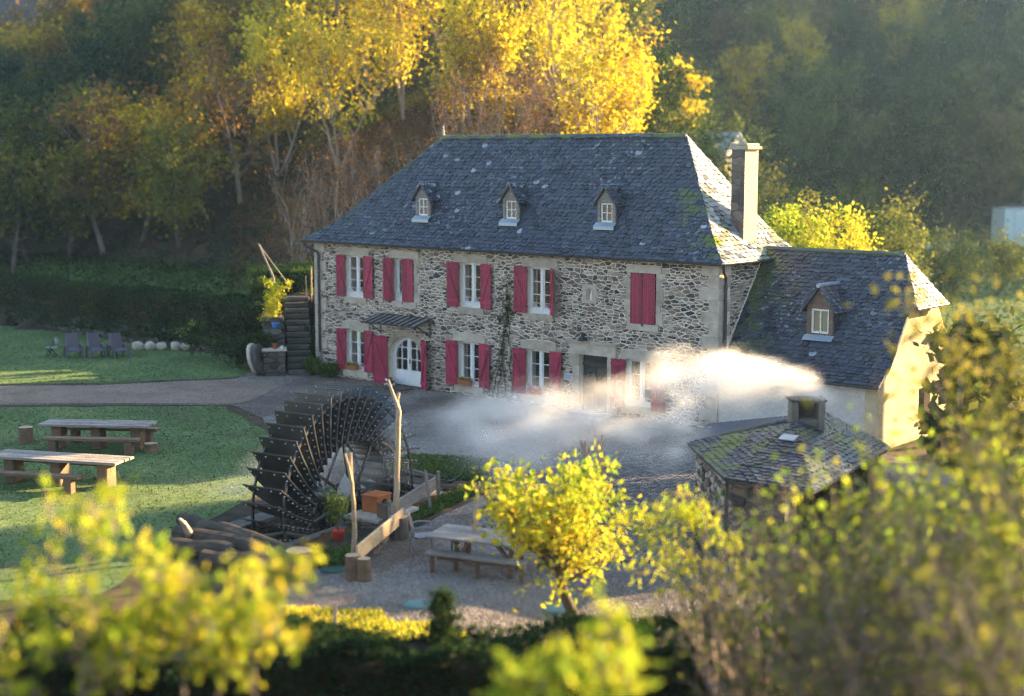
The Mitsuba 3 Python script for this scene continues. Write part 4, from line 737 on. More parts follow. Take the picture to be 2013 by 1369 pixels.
# ------------------------------------------------------------------ table, bench, chair
def planks_top(t, o, ex, ey, L, W, z, n, th, bs, name='plank', over=.03, r=rw):
    for i in range(n):
        w_ = W / n; y = -W / 2 + w_ * (i + .5); a_ = r.uniform(-over, over); put(name, MB().box(o + ey * y + ex * a_ + K * z, (L, w_ - .012, th), np.stack([ex, ey, K]), (r.uniform(), r.uniform()), ch=.01), bs, t)
def leg(t, p, q, w_, bs='m_brownwood'): put('leg', MB().bar(p, q, w_, up=(1, .01, 0), uv=(rw.uniform(), rw.uniform()), ch=.01), bs, t)
wt_ = thing('wooden_table', 'long weathered plank table with a branch on it in the gravel courtyard', 'table')
TA, TB, TD = at_z(851, 1026, .76), at_z(833, 1053, .76), at_z(1010, 1074, .76); tx = nrm((TD - TB) * [1, 1, 0]); ty = np.array([-tx[1], tx[0], 0]); Lt, Wt = 2.45, max(.8, abs((TA - TB) @ ty)); oT = (TB * [1, 1, 0]) + tx * Lt / 2 + ty * Wt / 2
planks_top(wt_, oT, tx, ty, Lt, Wt, .735, 4, .05, 'm_greywood')
for s_ in (-.62, .62):
    for q in (-.28, .28): leg(wt_, oT + tx * s_ + ty * q, oT + tx * s_ + ty * q * .75 + K * .71, .10)
    put('cross_beam', MB().bar(oT + tx * s_ - ty * .42 + K * .67, oT + tx * s_ + ty * .42 + K * .67, .08, uv=(rw.uniform(), 0)), 'm_brownwood', wt_); put('brace', MB().bar(oT + tx * s_ - ty * .25 + K * .28, oT + tx * (s_ + .34 * (1 if s_ < 0 else -1)) - ty * .25 + K * .68, .07, uv=(.8, .1)), 'm_brownwood', wt_)
for q in (-1.0, 1.0): put('iron_leg', MB().bar(oT + tx * q + ty * .3, oT + tx * q + ty * .3 + K * .71, .03), 'm_iron', wt_)
be = thing('bench', 'plain wooden bench in front of the long plank table', 'bench'); bo_ = at_z(836, 1087, .45) * [1, 1, 0]; oB = bo_ + tx * 1.1 + ty * .15
planks_top(be, oB, tx, ty, 2.2, .32, .43, 1, .06, 'm_greywood', 'seat')
for s_ in (-1.02, .02, 1.0): leg(be, oB + tx * s_, oB + tx * s_ + K * .4, .09)
put('stretcher', MB().bar(oB - tx * .9 + K * .32, oB + tx * .9 + K * .32, .05), 'm_brownwood', be)
be2 = thing('bench', 'wooden bench behind the long plank table', 'bench'); oB2 = oT + ty * (Wt / 2 + .38); planks_top(be2, oB2, tx, ty, 2.2, .3, .43, 1, .06, 'm_greywood', 'seat'); [leg(be2, oB2 + tx * s_, oB2 + tx * s_ + K * .4, .08) for s_ in (-.9, .9)]
def armchair(label, o, az, bs='m_plastic', sc=1.0, group=None, recl=0.0):
    t = thing('garden_chair', label, 'chair', group); R_ = rot(az); X = lambda *p: o + (np.array(p) * sc) @ R_; m = MB()
    n = 9; v = []
    for i in range(n):                                  # seat flowing into a curved back
        s_ = i / (n - 1); y, z = (-.22 + .42 * s_ / .5, .42 - .03 * math.sin(s_ * 6)) if s_ <= .5 else (.20 + (.10 + recl) * (s_ - .5) / .5, .41 + .47 * (s_ - .5) / .5)
        for x in np.linspace(-1, 1, 7): v.append(X(x * (.23 - .03 * max(0, s_ - .8) * 5), y - .04 * (1 - abs(x)) * 0 - .05 * x * x * (s_ > .5), z + .02 * x * x))
    v = np.array(v); f = [[i * 7 + j_, i * 7 + j_ + 1, (i + 1) * 7 + j_ + 1, (i + 1) * 7 + j_] for i in range(n - 1) for j_ in range(6)]; m.add(np.vstack([v, v - K * .018]), np.vstack([f, np.array(f)[:, ::-1] + len(v)])); put('shell', m, bs, t, True)
    for sx in (-1, 1):
        put('armrest', MB().tube([X(sx * .25, .24, .62), X(sx * .28, .05, .66), X(sx * .28, -.2, .64), X(sx * .27, -.25, .45)], .022 * sc, 6), bs, t, True)
        for sy in (-1, 1): put('leg', MB().tube([X(sx * .22, sy * .2, .42), X(sx * .27, sy * .27, 0)], [.024 * sc, .018 * sc], 6), bs, t, True)
    return t
armchair('grey plastic armchair at the left end of the plank table', at_z(822, 1092) + [0.08, .12, 0], 1.75)
# picnic tables on the lawn
def picnic(label, p, q, wid, seed, bench_off):
    t = thing('picnic_table', label, 'table'); ex = nrm((q - p) * [1, 1, 0]); ey = np.array([-ex[1], ex[0], 0]); L = np.linalg.norm((q - p)[:2]); o = (p + q) / 2 * [1, 1, 0] + ey * wid / 2; planks_top(t, o, ex, ey, L, wid, .74, 4, .07, 'm_greywood')
    for s_ in (-L * .36, 0, L * .36): put('trestle', MB().bar(o + ex * s_ - ey * .25 + K * .35, o + ex * s_ + ey * .25 + K * .35, .30, .7, uv=(rw.uniform(), .2), ch=.03), 'm_brownwood', t)
    for sd, lb in ((-1, 'near'), (1, 'far')):
        b = thing('bench', f'{lb} plank bench of the ' + label.replace('long ', '').split(' with')[0], 'bench'); ob_ = o + ey * sd * (wid / 2 + .35) + ex * bench_off; planks_top(b, ob_, ex, ey, L * .86, .34, .44, 1, .08, 'm_brownwood', 'seat')
        for s_ in (-L * .34, L * .34): put('leg', MB().bar(ob_ + ex * s_ - ey * .14 + K * .2, ob_ + ex * s_ + ey * .14 + K * .2, .22, .4, uv=(rw.uniform(), .2), ch=.02), 'm_brownwood', b)
picnic('long picnic table farther from the camera on the lawn', at_z(72, 834, .78), at_z(290, 838, .78), .95, 1, .1); picnic('long picnic table nearer the camera at the left edge', at_z(-30, 896, .78), at_z(226, 911, .78), .95, 2, -.5)
log('log_stool', 'log stool at the left end of the farther picnic table', at_z(52, 872), .22, .5, bs='m_brownwood'); log('log_stool', 'low log stool at the right end of the farther picnic table', at_z(297, 890), .2, .28, bs='m_brownwood')
# garden seats, stones, barbecue at the back of the lawn
for i, (px, lb) in enumerate(((146, 'mauve garden seat, left of the three in a row on the far lawn'), (191, 'mauve garden seat, middle of the three in a row on the far lawn'), (237, 'mauve garden seat, right of the three in a row on the far lawn'))):
    o = at_z(px, 704); t = thing('lawn_chair', lb, 'chair', 'garden seats on the far lawn'); R_ = rot(.45 + .1 * i); X = lambda *p: o + np.array(p) @ R_; m = MB()
    put('seat', MB().box(X(0, .1, .36), (.56, .62, .05), rot(.45 + .1 * i, 0, .12) , (.5, .3), ch=.01), 'm_mauve', t); sl_n = 5
    for k in range(sl_n): put('slat', MB().bar(X(-.24 + k * .12, .36, .36), X(-.20 + k * .10, .62, 1.0), .1, .025, up=(0, 1, 0), uv=(rw.uniform(), 0)), 'm_mauve', t)
    for sx in (-1, 1):
        put('armrest', MB().bar(X(sx * .34, -.22, .56), X(sx * .34, .5, .54), .11, .025), 'm_mauve', t); put('leg', MB().bar(X(sx * .32, -.18, 0), X(sx * .32, -.18, .55), .08, .03), 'm_mauve', t); put('rear_leg', MB().bar(X(sx * .32, .5, 0), X(sx * .32, .4, .54), .07, .03), 'm_mauve', t)
t = thing('folding_chair', 'dark chair standing left of the three mauve garden seats', 'chair'); o = at_z(98, 704); m = MB().bar(o + [-.2, 0, 0], o + [.18, .1, .8], .04).bar(o + [-.2, .4, 0], o + [.18, .5, .8], .04).bar(o + [.25, 0, 0], o + [-.2, .1, .42], .04).bar(o + [.25, .4, 0], o + [-.2, .5, .42], .04); put('frame', m, 'm_iron', t); put('seat', MB().box(o + [0, .25, .42], (.42, .42, .03)).box(o + [.2, .3, .7], (.03, .42, .25), rot(0, .3)), 'm_sill_paint', t)
t = thing('garden_table', 'dark low table between the mauve garden seats', 'table'); o = at_z(215, 700) + [.1, -.2, 0]; put('top', MB().box(o + K * .4, (.5, .5, .04), ch=.01), 'm_iron', t); [put('leg', MB().bar(o + [sx * .2, sy * .2, 0], o + [sx * .2, sy * .2, .39], .04), 'm_iron', t) for sx in (-1, 1) for sy in (-1, 1)]
rs = np.random.default_rng(17)
for i, px in enumerate((272, 296, 318, 345, 366, 386)):
    o = at_z(px, 688); ic = trimesh.creation.icosphere(2, 1.0); v = ic.vertices * (np.array([.26, .2, .22]) * rs.uniform(.85, 1.15, 3)); v = v * (1 + .35 * (meshkit.noise(v * 4 + i * 9) - .5))[:, None]
    tag(put('border_stone', MB().add(v + o + K * .16, ic.faces, (rs.uniform(.7, 1), 0)), 'm_ashlar', None, True), 'pale stone in the row along the hedge foot', 'stone', 'pale stones along the hedge foot')
t = thing('barbecue', 'dark lidded barbecue under the hedge at the edge of the lawn', 'barbecue'); o = at_z(420, 684); put('bowl', MB().lathe([(.0, .62), (.2, .66), (.33, .8), (.36, .9), (.36, .93)], o, n=18), 'm_black', t, True); put('lid', MB().lathe([(.38, .93), (.36, 1.02), (.24, 1.13), (.0, 1.18)], o, n=18), 'm_black', t, True); [put('leg', MB().bar(o + [math.cos(a_) * .34, math.sin(a_) * .34, 0], o + [math.cos(a_) * .2, math.sin(a_) * .2, .7], .04), 'm_iron', t) for a_ in (.4, 2.5, 4.6)]
# terrace wall, steps, millstones
tw = thing('terrace_wall', 'dark dry stone terrace wall along the back of the lawn', 'wall'); m = MB().hbox(-48, -22.4, 1.15, 1.6, -.1, .95); put('core', m, 'm_earth', tw)
pieces(tw, 'stone', rubble(sg.box(-46, 0, -22.4, .94), hw(0, 1.15, 0), FW, .5, .2, 160, .05), 'm_darkstone', 'stones')
st = thing('stone_steps', 'mossy stone steps climbing beside the left corner of the house', 'steps'); 
SO, SE, SD = at_z(590, 737), nrm([.985, .17, 0]), nrm([-.17, .985, 0]); SM = np.stack([SE, SD, K])
def sw_(x, d, z): return SO * [1, 1, 0] + SE * x + SD * d + K * z
for i in range(13): put('step', MB().box(sw_(rw.normal(0, .02), .1 + i * .27, .09 + i * .215), (.98, .38, .19), rot(rw.normal(0, .02)).T @ SM, (rw.uniform(.1, .6), rw.uniform(.5, 1)), ch=.03), 'm_darkstone', st)
put('core', MB().add([sw_(a_, b_, z_) for a_ in (-.48, .48) for b_, z_ in ((0, -.1), (0, .0), (3.55, 2.72), (3.55, -.1))], [[0, 1, 2, 3], [4, 5, 6, 7], [1, 5, 6, 2]]), 'm_earth', st)
rwl = thing('retaining_wall', 'mossy stepped stone wall left of the steps', 'wall')
for k_, (b0, b1, zt_) in enumerate(((-.1, .75, .95), (.75, 1.7, 1.75), (1.7, 3.6, 2.1))):
    put('core', MB().box(sw_(-.98, (b0 + b1) / 2, zt_ / 2 - .05), (.86, b1 - b0, zt_ + .1), SM), 'm_earth', rwl); [put('stone', q, 'm_darkstone', rwl) for q in rubble(sg.box(-1.41, max(0, zt_ - 1.1), -.55, zt_), sw_(0, b0, 0), np.stack([SE, K, -SD]), .4, .2, 170 + k_, .04)]
put('top_slab', MB().box(sw_(-.98, .3, .985), (.98, .95, .07), SM, (.5, 1), ch=.02), 'm_ashlar', rwl)
t = thing('flower_pot', 'reddish pot on the lowest block beside the steps', 'pot'); put('pot', MB().lathe([(0, 0), (.09, 0), (.12, .2), (.135, .2), (.12, .18), (0, .17)], sw_(-.95, .25, 1.02), n=14), 'm_terracotta', t, True)
t = thing('cup', 'small white cup beside the reddish pot near the steps', 'cup'); put('cup', MB().lathe([(0, 0), (.05, 0), (.06, .12), (.05, .12), (.04, .02)], sw_(-.68, .15, 1.02), n=12), 'm_white', t, True)
t = thing('blue_basin', 'small blue pot among the plants above the steps wall', 'pot'); put('pot', MB().lathe([(0, 0), (.13, 0), (.17, .2), (.14, .2), (0, .1)], sw_(-.9, 1.05, 1.75), n=14), 'm_bluecloth', t, True)
for i, (x_, d_, lb) in enumerate(((-1.75, .35, 'left of the two round millstones leaning by the steps'), (-1.5, .1, 'right of the two round millstones, darker, leaning by the steps'))):
    t = thing('millstone', lb, 'millstone'); ax_ = nrm([.93, -.14 - .06 * i, .24]); e1 = nrm(np.cross(ax_, K)); R_ = np.stack([e1, np.cross(ax_, e1), ax_]); put('stone', MB().lathe([(.11, -.07), (.6, -.08), (.63, -.05), (.63, .05), (.6, .08), (.11, .07), (.11, -.07)], sw_(x_, d_, .62), R_, 26, (.8 - .6 * i, .3)), 'm_ashlar' if i == 0 else 'm_darkstone', t)
t = thing('wooden_fence_post', 'weathered grey pole leaning over the yellow bush at the terrace', 'post'); put('stem', MB().tube([sw_(-.75, 2.2, 2.4), sw_(-.95, 2.3, 3.7), sw_(-1.5, 2.4, 5.0)], [.06, .05, .03], 7, (.6, .4)), 'm_greywood', t, True); put('branch', MB().tube([sw_(-1.5, 2.4, 5.0), sw_(-.95, 2.5, 4.2), sw_(-.3, 2.5, 3.3)], [.03, .025, .02], 6, (.8, .4)), 'm_greywood', t, True)
for i, lb in enumerate(('left of the two reddish stakes at the top of the steps', 'right of the two reddish stakes at the top of the steps')): t = thing('wooden_stake', lb, 'stake'); put('stem', MB().bar(sw_(.42 + i * .2, 3.4, 2.5), sw_(.40 + i * .22, 3.4, 3.6 + .35 * i), .05, ch=.006), 'm_freshwood', t)
# things at the doors and on the sills
for i, (x0, x1, z0, z1) in enumerate(LOW[:3]):
    c = (x0 + x1) / 2 - .12; flw = i == 2; t = thing('flower_box', ('terracotta trough of green plants on the sill of the leftmost ground floor window', 'terracotta trough of green plants on the sill right of the arched door', 'red trough full of pink and white flowers on the middle sill')[i], 'flower box'); m = MB().hbox(c - .3, c + .3, -.19, -.03, z0 + .04, z0 + .2); put('trough', m, 'm_redpot' if flw else 'm_terracotta', t)
    r_ = np.random.default_rng(200 + i); n = 260; p = hw(c, -.11, z0 + .22) + r_.normal(0, 1, (n, 3)) * [.13, .13, .05]; p[:, :2] = (hw(c, -.11, 0) + np.outer(r_.uniform(-.3, .3, n), U) + np.outer(r_.normal(0, .05, n), V))[:, :2]
    v, f, tn = quads(p, rdir(r_, n), rdir(r_, n), r_.uniform(.04, .09, n), r_.uniform(.04, .07, n), np.column_stack([r_.uniform(.35 if flw else .9, 1, n) if not flw else r_.uniform(0, 1, n), r_.uniform(0, 1, n)])); k = put('plants', MB().add(v, f, tn), 'm_flower' if flw else 'm_leaf_olive', t); labels[k] = {'kind': 'stuff'}
t = thing('flower_pot', 'yellow flowers in a pot behind the middle upper window', 'pot'); o = hw(-7.45, .42, 3.2); put('pot', MB().lathe([(0, 0), (.09, 0), (.12, .2), (0, .2)], o, n=12), 'm_terracotta', t, True); r_ = np.random.default_rng(210); n = 120; v, f, tn = quads(o + K * .42 + r_.normal(0, .09, (n, 3)), rdir(r_, n), rdir(r_, n), r_.uniform(.05, .1, n), r_.uniform(.05, .08, n), np.column_stack([r_.uniform(.3, 1, n)] * 2)); labels[put('flowers', MB().add(v, f, tn), 'm_leaf_gold', t)] = {'kind': 'stuff'}
t = thing('door_mat', 'dark mat on the ground before the arched door', 'mat'); put('mat', MB().hbox(-13.9, -12.9, -.95, -.3, .004, .03, ch=.008), 'm_iron', t)
t = thing('door_planter', 'dark tub standing left of the arched door', 'planter'); put('tub', MB().lathe([(0, 0), (.10, 0), (.13, .26), (.11, .26), (0, .2)], hw(-14.36, -.16, 0), n=14), 'm_brownwood', t, True)
# the cat
def hull(chain):
    out = None
    import manifold3d as mf
    for (p, a_), (q, b_) in chain:
        h_ = mf.Manifold.batch_hull([mf.Manifold.sphere(a_, 14).translate(list(map(float, p))), mf.Manifold.sphere(b_, 14).translate(list(map(float, q)))]); out = h_ if out is None else out + h_
    out = out.refine_to_length(.025); ms = out.to_mesh(); tm = trimesh.Trimesh(ms.vert_properties[:, :3], ms.tri_verts, process=True); trimesh.smoothing.filter_taubin(tm, iterations=6); return tm
cj = dict(rump=(-.17, 0, .11), mid=(0, .01, .115), chest=(.15, 0, .12), neck=(.22, 0, .17), head=(.285, .01, .215), muz=(.335, .015, .20), e1=(.27, .035, .27), e2=(.27, -.025, .27), fp1=(.24, .05, .02), fp2=(.25, -.04, .02), fe1=(.36, .05, .018), fe2=(.36, -.03, .018), hk=(-.12, .09, .05), hp=(.0, .11, .02), t1=(-.28, .05, .05), t2=(-.30, .16, .03), t3=(-.2, .24, .025))
J = lambda a_, ra_, b_, rb_: ((cj[a_], ra_), (cj[b_], rb_))
ct = hull([J('rump', .105, 'mid', .10), J('mid', .10, 'chest', .09), J('chest', .085, 'neck', .055), J('neck', .052, 'head', .056), J('head', .055, 'muz', .024), J('head', .02, 'e1', .008), J('head', .02, 'e2', .008), J('chest', .045, 'fp1', .024), J('chest', .045, 'fp2', .024), J('fp1', .024, 'fe1', .02), J('fp2', .024, 'fe2', .02), J('rump', .07, 'hk', .05), J('hk', .04, 'hp', .022), J('rump', .04, 't1', .024), J('t1', .024, 't2', .02), J('t2', .02, 't3', .014)])
t = thing('cat', 'black and white cat lying at the foot of the arched door', 'cat'); put('body', MB().trim(ct, hw(-14.12, -.32, .0), rot(2.2)), 'm_cat', t, True)
# potted plant, lid, hose ends, stake
t = thing('potted_plant', 'green bushy plant in a red pot beside the orange box', 'plant'); o = at_z(665, 1062, 0.02); put('pot', MB().lathe([(0, 0), (.10, 0), (.14, .2), (.15, .24), (.12, .24), (0, .18)], o, n=18), 'm_redpot', t, True)
r_ = np.random.default_rng(220); stems = MB(); n = 900; pc = []
for i in range(9):
    a_ = r_.uniform(0, 6.28); tip = o + [math.cos(a_) * r_.uniform(.05, .3), math.sin(a_) * r_.uniform(.05, .3), r_.uniform(.5, .95)]; stems.tube([o + K * .2, (o + tip) / 2 + K * .1, tip], [.016, .012, .006], 5, (.3, .3)); pc.append(tip)
put('stem', stems, 'm_brownwood', t); pc = np.array(pc)[r_.integers(0, 9, n)] + r_.normal(0, .11, (n, 3)); v, f, tn = quads(pc, rdir(r_, n), rdir(r_, n), r_.uniform(.05, .12, n), r_.uniform(.03, .06, n), np.column_stack([r_.uniform(.3, 1, n)] * 2)); put('leaves', MB().add(v, f, tn), 'm_leaf_grass', t)
t = thing('round_lid', 'flat round green lid on the ground by the split logs', 'lid'); put('disc', MB().lathe([(0, .04), (.24, .045), (.27, .02), (.27, 0)], at_z(655, 1122), n=24), 'm_darkgreen', t, True)
for px, py, lb in ((820, 1190, 'left of the two flat turquoise lids on the sunlit ground'), (1098, 1200, 'right of the two flat turquoise lids, beside the leafy tree trunk')): t = thing('turquoise_lid', lb, 'lid'); put('disc', MB().lathe([(0, .05), (.22, .05), (.26, .02), (.26, 0)], at_z(px, py), n=22), 'm_teal', t, True)
t = thing('marker_stake', 'single reddish wooden stake in the sunlit foreground grass', 'stake'); o = at_z(660, 1268); put('stem', MB().bar(o, o + [0.0, 0, .78], .09, .07, up=(1, 0, 0), ch=.01, uv=(.8, .3)), 'm_freshwood', t)
t = thing('marker_stake', 'dim wooden stake standing right of the leafy tree trunk', 'stake'); o = at_z(1380, 1268); put('stem', MB().bar(o, o + [0.0, 0, .65], .09, .07, up=(1, 0, 0), ch=.01, uv=(.2, .3)), 'm_brownwood', t)
t = thing('log_pile', 'pile of dark old trunks and beams left of the wheel', 'log pile'); rl = np.random.default_rng(230)
for (p, q, ra_) in ((at_z(330, 1072, .2), at_z(520, 1095, .2), .2), (at_z(350, 1050, .3), at_z(560, 1085, .3), .21), (at_z(400, 1100, .18), at_z(590, 1118, .18), .2), (at_z(355, 1020, .36), at_z(500, 1065, .4), .15), (at_z(430, 1035, .45), at_z(585, 1090, .4), .15), (at_z(470, 1075, .35), at_z(590, 1100, .35), .18)):
    s_ = np.linspace(0, 1, 8)[:, None]; put('log', MB().tube(p + (q - p) * s_ + rl.normal(0, .02, (8, 3)), ra_ * (1 + rl.normal(0, .06, 8)), 12, (rl.uniform(0, .3), 0)), 'm_bark', t)
t = log('log_stump', 'big cut trunk with a pale sawn top at the right end of the log pile', at_z(588, 1140), .26, .62)
put('root', MB().tube([at_z(372, 1050, .4), at_z(362, 1030, .7), at_z(352, 1020, .85)], [.10, .07, .03], 7, (.9, .9)), 'm_palebark', 'log_pile')
# ------------------------------------------------------------------ vegetation
def fold_leaves(c, t, s, L, W, tone):
    """Leaves folded along the midrib: 8 vertices, 6 triangles."""
    n = len(c); up = np.cross(t, s); P_ = lambda a, b, h: c + t * (L * a)[:, None] + s * (W * b)[:, None] + up * (W * h)[:, None]
    o = np.ones(n); v = np.stack([P_(0 * o, 0 * o, 0 * o), P_(.35 * o, -.5 * o, .16 * o), P_(.35 * o, .5 * o, .16 * o), P_(.72 * o, -.36 * o, .06 * o), P_(.72 * o, .36 * o, .06 * o), P_(o, 0 * o, -.18 * o), P_(.45 * o, 0 * o, 0 * o)], 1).reshape(-1, 3)
    k = np.arange(n)[:, None] * 7; f = np.vstack([k + q for q in ([0, 6, 1], [0, 2, 6], [1, 6, 3], [2, 4, 6], [3, 6, 5], [6, 4, 5])]); return v, f, np.repeat(tone, 7, 0)
def axes_for(r, n, droop=-.3, out=None):
    t = r.normal(size=(n, 3)) + np.array([0, 0, droop]); t = t + (0 if out is None else out); t = nrm(t); s = np.cross(t, r.normal(size=(n, 3)) * [.5, .5, 1] + [0, 0, .8]); return t, nrm(s)
def limb_set(r, base, height, rad, z0, nl, trunk_r, prof, lean=(0, 0), rise=.6, ntwig=4, stems=1, sides=6):
    """Trunk, limbs and twigs as tubes; returns (mesh, points on the outer limbs)."""
    m = MB(); an = []; base = np.asarray(base, float); tn = (r.uniform(.2, .8), 0)
    for s_ in range(stems):
        q = np.linspace(0, 1, 7)[:, None]; top = np.array([lean[0] + r.normal(0, rad * .12 * (1 + stems)), lean[1] + r.normal(0, rad * .12 * (1 + stems)), height * r.uniform(.88, .98)])
        pts = base + top * q + np.cumsum(r.normal(0, height * .008, (7, 3)), 0) * [1, 1, 0] + (np.sin(q * np.pi) * r.normal(0, .04 * height, (1, 3))) * [1, 1, 0]
        m.tube(pts - [0, 0, .15], np.linspace(trunk_r, trunk_r * .16, 7) / math.sqrt(stems), sides + 2, tn, False)
        for i in range(max(1, nl // stems)):
            h = z0 + (1 - z0) * ((i + r.uniform()) / max(1, nl // stems)) * .97; p = np.array([np.interp(h, q[:, 0], pts[:, k]) for k in range(3)]); az = i * 2.4 + r.normal(0, .5) + s_ * 1.7
            L = rad * prof((h - z0) / (1 - z0)) * r.uniform(.65, 1.2); d = np.array([math.cos(az), math.sin(az), rise * r.uniform(.5, 1.5)]); d = nrm(d)
            w_ = np.linspace(0, 1, 5)[:, None]; lp = p + d * L * w_ + np.array([0, 0, L * .16]) * w_ ** 2 + np.cumsum(r.normal(0, L * .04, (5, 3)), 0) * w_
            m.tube(lp, np.linspace(.30, .07, 5) * trunk_r * (1.15 - h) + .004, max(3, sides - 2), tn, False); an.append(lp[2:])
            for _ in range(ntwig):
                b_ = lp[r.integers(1, 5)]; dd = nrm(d + r.normal(0, .8, 3)); e_ = b_ + dd * L * r.uniform(.2, .5); m.tube([b_, (b_ + e_) / 2 + r.normal(0, L * .03, 3), e_], [.10 * trunk_r * (1.1 - h) + .003, .06 * trunk_r * (1.1 - h) + .003, .003], 3, tn, False); an.append(np.array([(b_ + e_) / 2, e_]))
    return m, np.vstack(an)
PROF = dict(round=lambda u: .45 + .75 * math.sin(math.pi * min(1, .18 + .78 * u)) , column=lambda u: .55 + .5 * math.sin(math.pi * min(1, .15 + .85 * u)), cone=lambda u: 1.1 - .95 * u, fan=lambda u: .5 + .6 * u, bush=lambda u: 1.05 - .45 * u)
def crown(r, anchors, n, size, spread, tone=(0.5, .28), fold=False, flat=.6, cen=None, aspect=.6, droop=-.3):
    nn_ = max(4, len(anchors) // 5); cl = anchors[r.integers(0, len(anchors), n)]; ctone = meshkit.noise(cl * .55) - .5
    c = cl + r.normal(0, 1, (n, 3)) * spread * r.uniform(.3, 1.3, (n, 1)); t, s = axes_for(r, n, droop, None if cen is None else nrm(c - cen) * .5)
    L = size * r.uniform(.6, 1.35, n); tn = np.clip(r.normal(tone[0], tone[1] * .6, n) + ctone * tone[1] * 2.2, 0, 1); tn = np.column_stack([tn, tn])
    return MB().add(*(fold_leaves if fold else quads)(c, t, s, L, L * aspect, tn))
def tree(name, label, cat, base, height, rad, z0, prof, bs, n, size, seed, group=None, trunk_r=.16, nl=22, tone=(.5, .28), spread=None, bark='m_bark', rise=.6, ntwig=4, stems=1, fold=False, lean=(0, 0), aspect=.6, sides=6, droop=-.3):
    r = np.random.default_rng(seed); t = thing(name, label, cat, group); base = np.asarray(base, float)
    m, an_ = limb_set(r, base, height, rad, z0, nl, trunk_r, PROF[prof], lean, rise, ntwig, stems, sides); put('trunk', m, bark, t, True)
    if n: put('crown', crown(r, an_, n, size, rad * .17 if spread is None else spread, tone, fold, cen=base + K * height * .6, aspect=aspect, droop=droop), bs, t)
    return t
def G(px, Y): x = (px - 1006.5) / FPX * Y * .995; return np.array([x, Y, float(Zt(x, Y))])
rf = np.random.default_rng(77)
# golden trees on the sunny slope behind the ridge
gold = [(548, 83, 7.6, 2.0), (600, 92, 8.2, 2.3), (668, 80, 7.0, 2.5), (730, 90, 8.4, 2.6), (795, 83, 8.2, 2.5), (868, 94, 7.2, 2.0), (905, 76, 6.2, 1.9), (965, 74, 5.8, 1.9), (985, 88, 8.8, 2.4), (1052, 92, 8.5, 2.3), (1105, 78, 8.2, 2.6), (1150, 84, 8.6, 2.4), (1175, 71, 6.2, 2.3), (1232, 77, 5.6, 1.9)]
glab = ['leftmost golden tree, beside the dark wood', 'golden tree high behind the leftmost one', 'orange gold tree up the slope left of the ridge', 'high golden tree above the left hip of the roof', 'broad golden tree above the left end of the ridge', 'high golden tree behind the roof finial', 'low golden tree just above the ridge, right of the finial', 'low golden tree just above the ridge over the middle dormer', 'high golden tree above the middle dormer', 'highest golden tree right of the middle dormer', 'broad golden tree above the ridge between middle and right dormers', 'high golden tree above the right dormer', 'low bright golden tree touching the ridge near its right end', 'small golden tree at the right end of the golden row']
for i, (px, Y, h_, w_) in enumerate(gold): tree('golden_tree', glab[i], 'tree', G(px, Y), h_, w_ * 1.0, .22, 'round', 'm_leaf_gold', 4000, .25, 300 + i, 'golden trees on the slope above the house', .17, 30, (.62 + rf.uniform(-.18, .12), .40), bark='m_palebark', rise=1.7, stems=3)
tree('golden_tree', 'slim golden tree with a bare pale trunk right of the house ridge', 'tree', G(1338, 92), 14.6 - float(G(1338, 92)[2]), 1.5, .58, 'column', 'm_leaf_gold', 3000, .25, 330, None, .17, 18, (.6, .2), bark='m_palebark', rise=.9)
for i, (px, Y) in enumerate(((575, 67), (620, 70), (655, 66), (690, 72), (720, 67), (755, 71), (785, 67.5), (820, 70), (850, 69), (880, 72), (915, 70), (945, 73), (985, 71), (1030, 72), (1080, 71), (1290, 75))):
    tree('bare_thicket', 'leafless brown sapling thicket on the bank ' + ('left of the house roof' if px < 700 else 'above the sloping left edge of the roof' if px < 870 else 'just above the ridge of the roof'), 'thicket', G(px, Y), rf.uniform(3.4, 5.4), rf.uniform(1.0, 1.5), .15, 'fan', 'm_leaf_rust', 700, .15, 340 + i, 'bare thickets ' + ('left of the roof' if px < 700 else 'above the left hip' if px < 870 else 'above the ridge'), .09, 28, (.55, .3), bark='m_palebark', rise=2.2, ntwig=5, stems=7, sides=5)
kinds = [('m_leaf_dark', .5), ('m_leaf_olive', .35), ('m_leaf_olive', .6), ('m_leaf_rust', .5), ('m_leaf_dark', .7), ('m_leaf_gold', .2)]
names = [('dark_tree', 'dark green tree in the left wood'), ('olive_tree', 'dull olive tree in the left wood'), ('olive_tree', 'dull olive tree in the left wood'), ('brown_tree', 'thin brown leaved tree in the left wood'), ('dark_tree', 'dark green tree in the left wood'), ('yellowing_tree', 'yellowing tree in the left wood')]
for i in range(54):
    px = -60 + (i % 9) * 66 + rf.uniform(-25, 25); Y = 80 + (i // 9) * 7.4 + rf.uniform(-2, 2); k = [1, 3, 5, 2, 0, 5, 3, 1, 4, 2, 5][(i * 7) % 11]; k = 2 if k == 5 and px < 200 and i // 9 < 3 else k
    tree(names[k][0], names[k][1] + (', low', ', halfway up', ', high up')[min(2, i // 18)] + (' at the far left' if px < 130 else ' in its middle' if px < 320 else ' nearest the house'), 'tree', G(px, Y), rf.uniform(5.5, 9), rf.uniform(1.8, 2.7), .18, 'round', kinds[k][0], 3300 if k != 3 else 1500, .26, 400 + i, names[k][1].split(' in the')[0] + 's of the left wood' + (', low', ', halfway up', ', high up')[min(2, i // 18)] + (' at the far left' if px < 130 else ' in its middle' if px < 320 else ' nearest the house'), .16, 20, (kinds[k][1] + rf.uniform(-.15, .15), .3), rise=.7, bark='m_palebark' if k == 3 else 'm_bark')
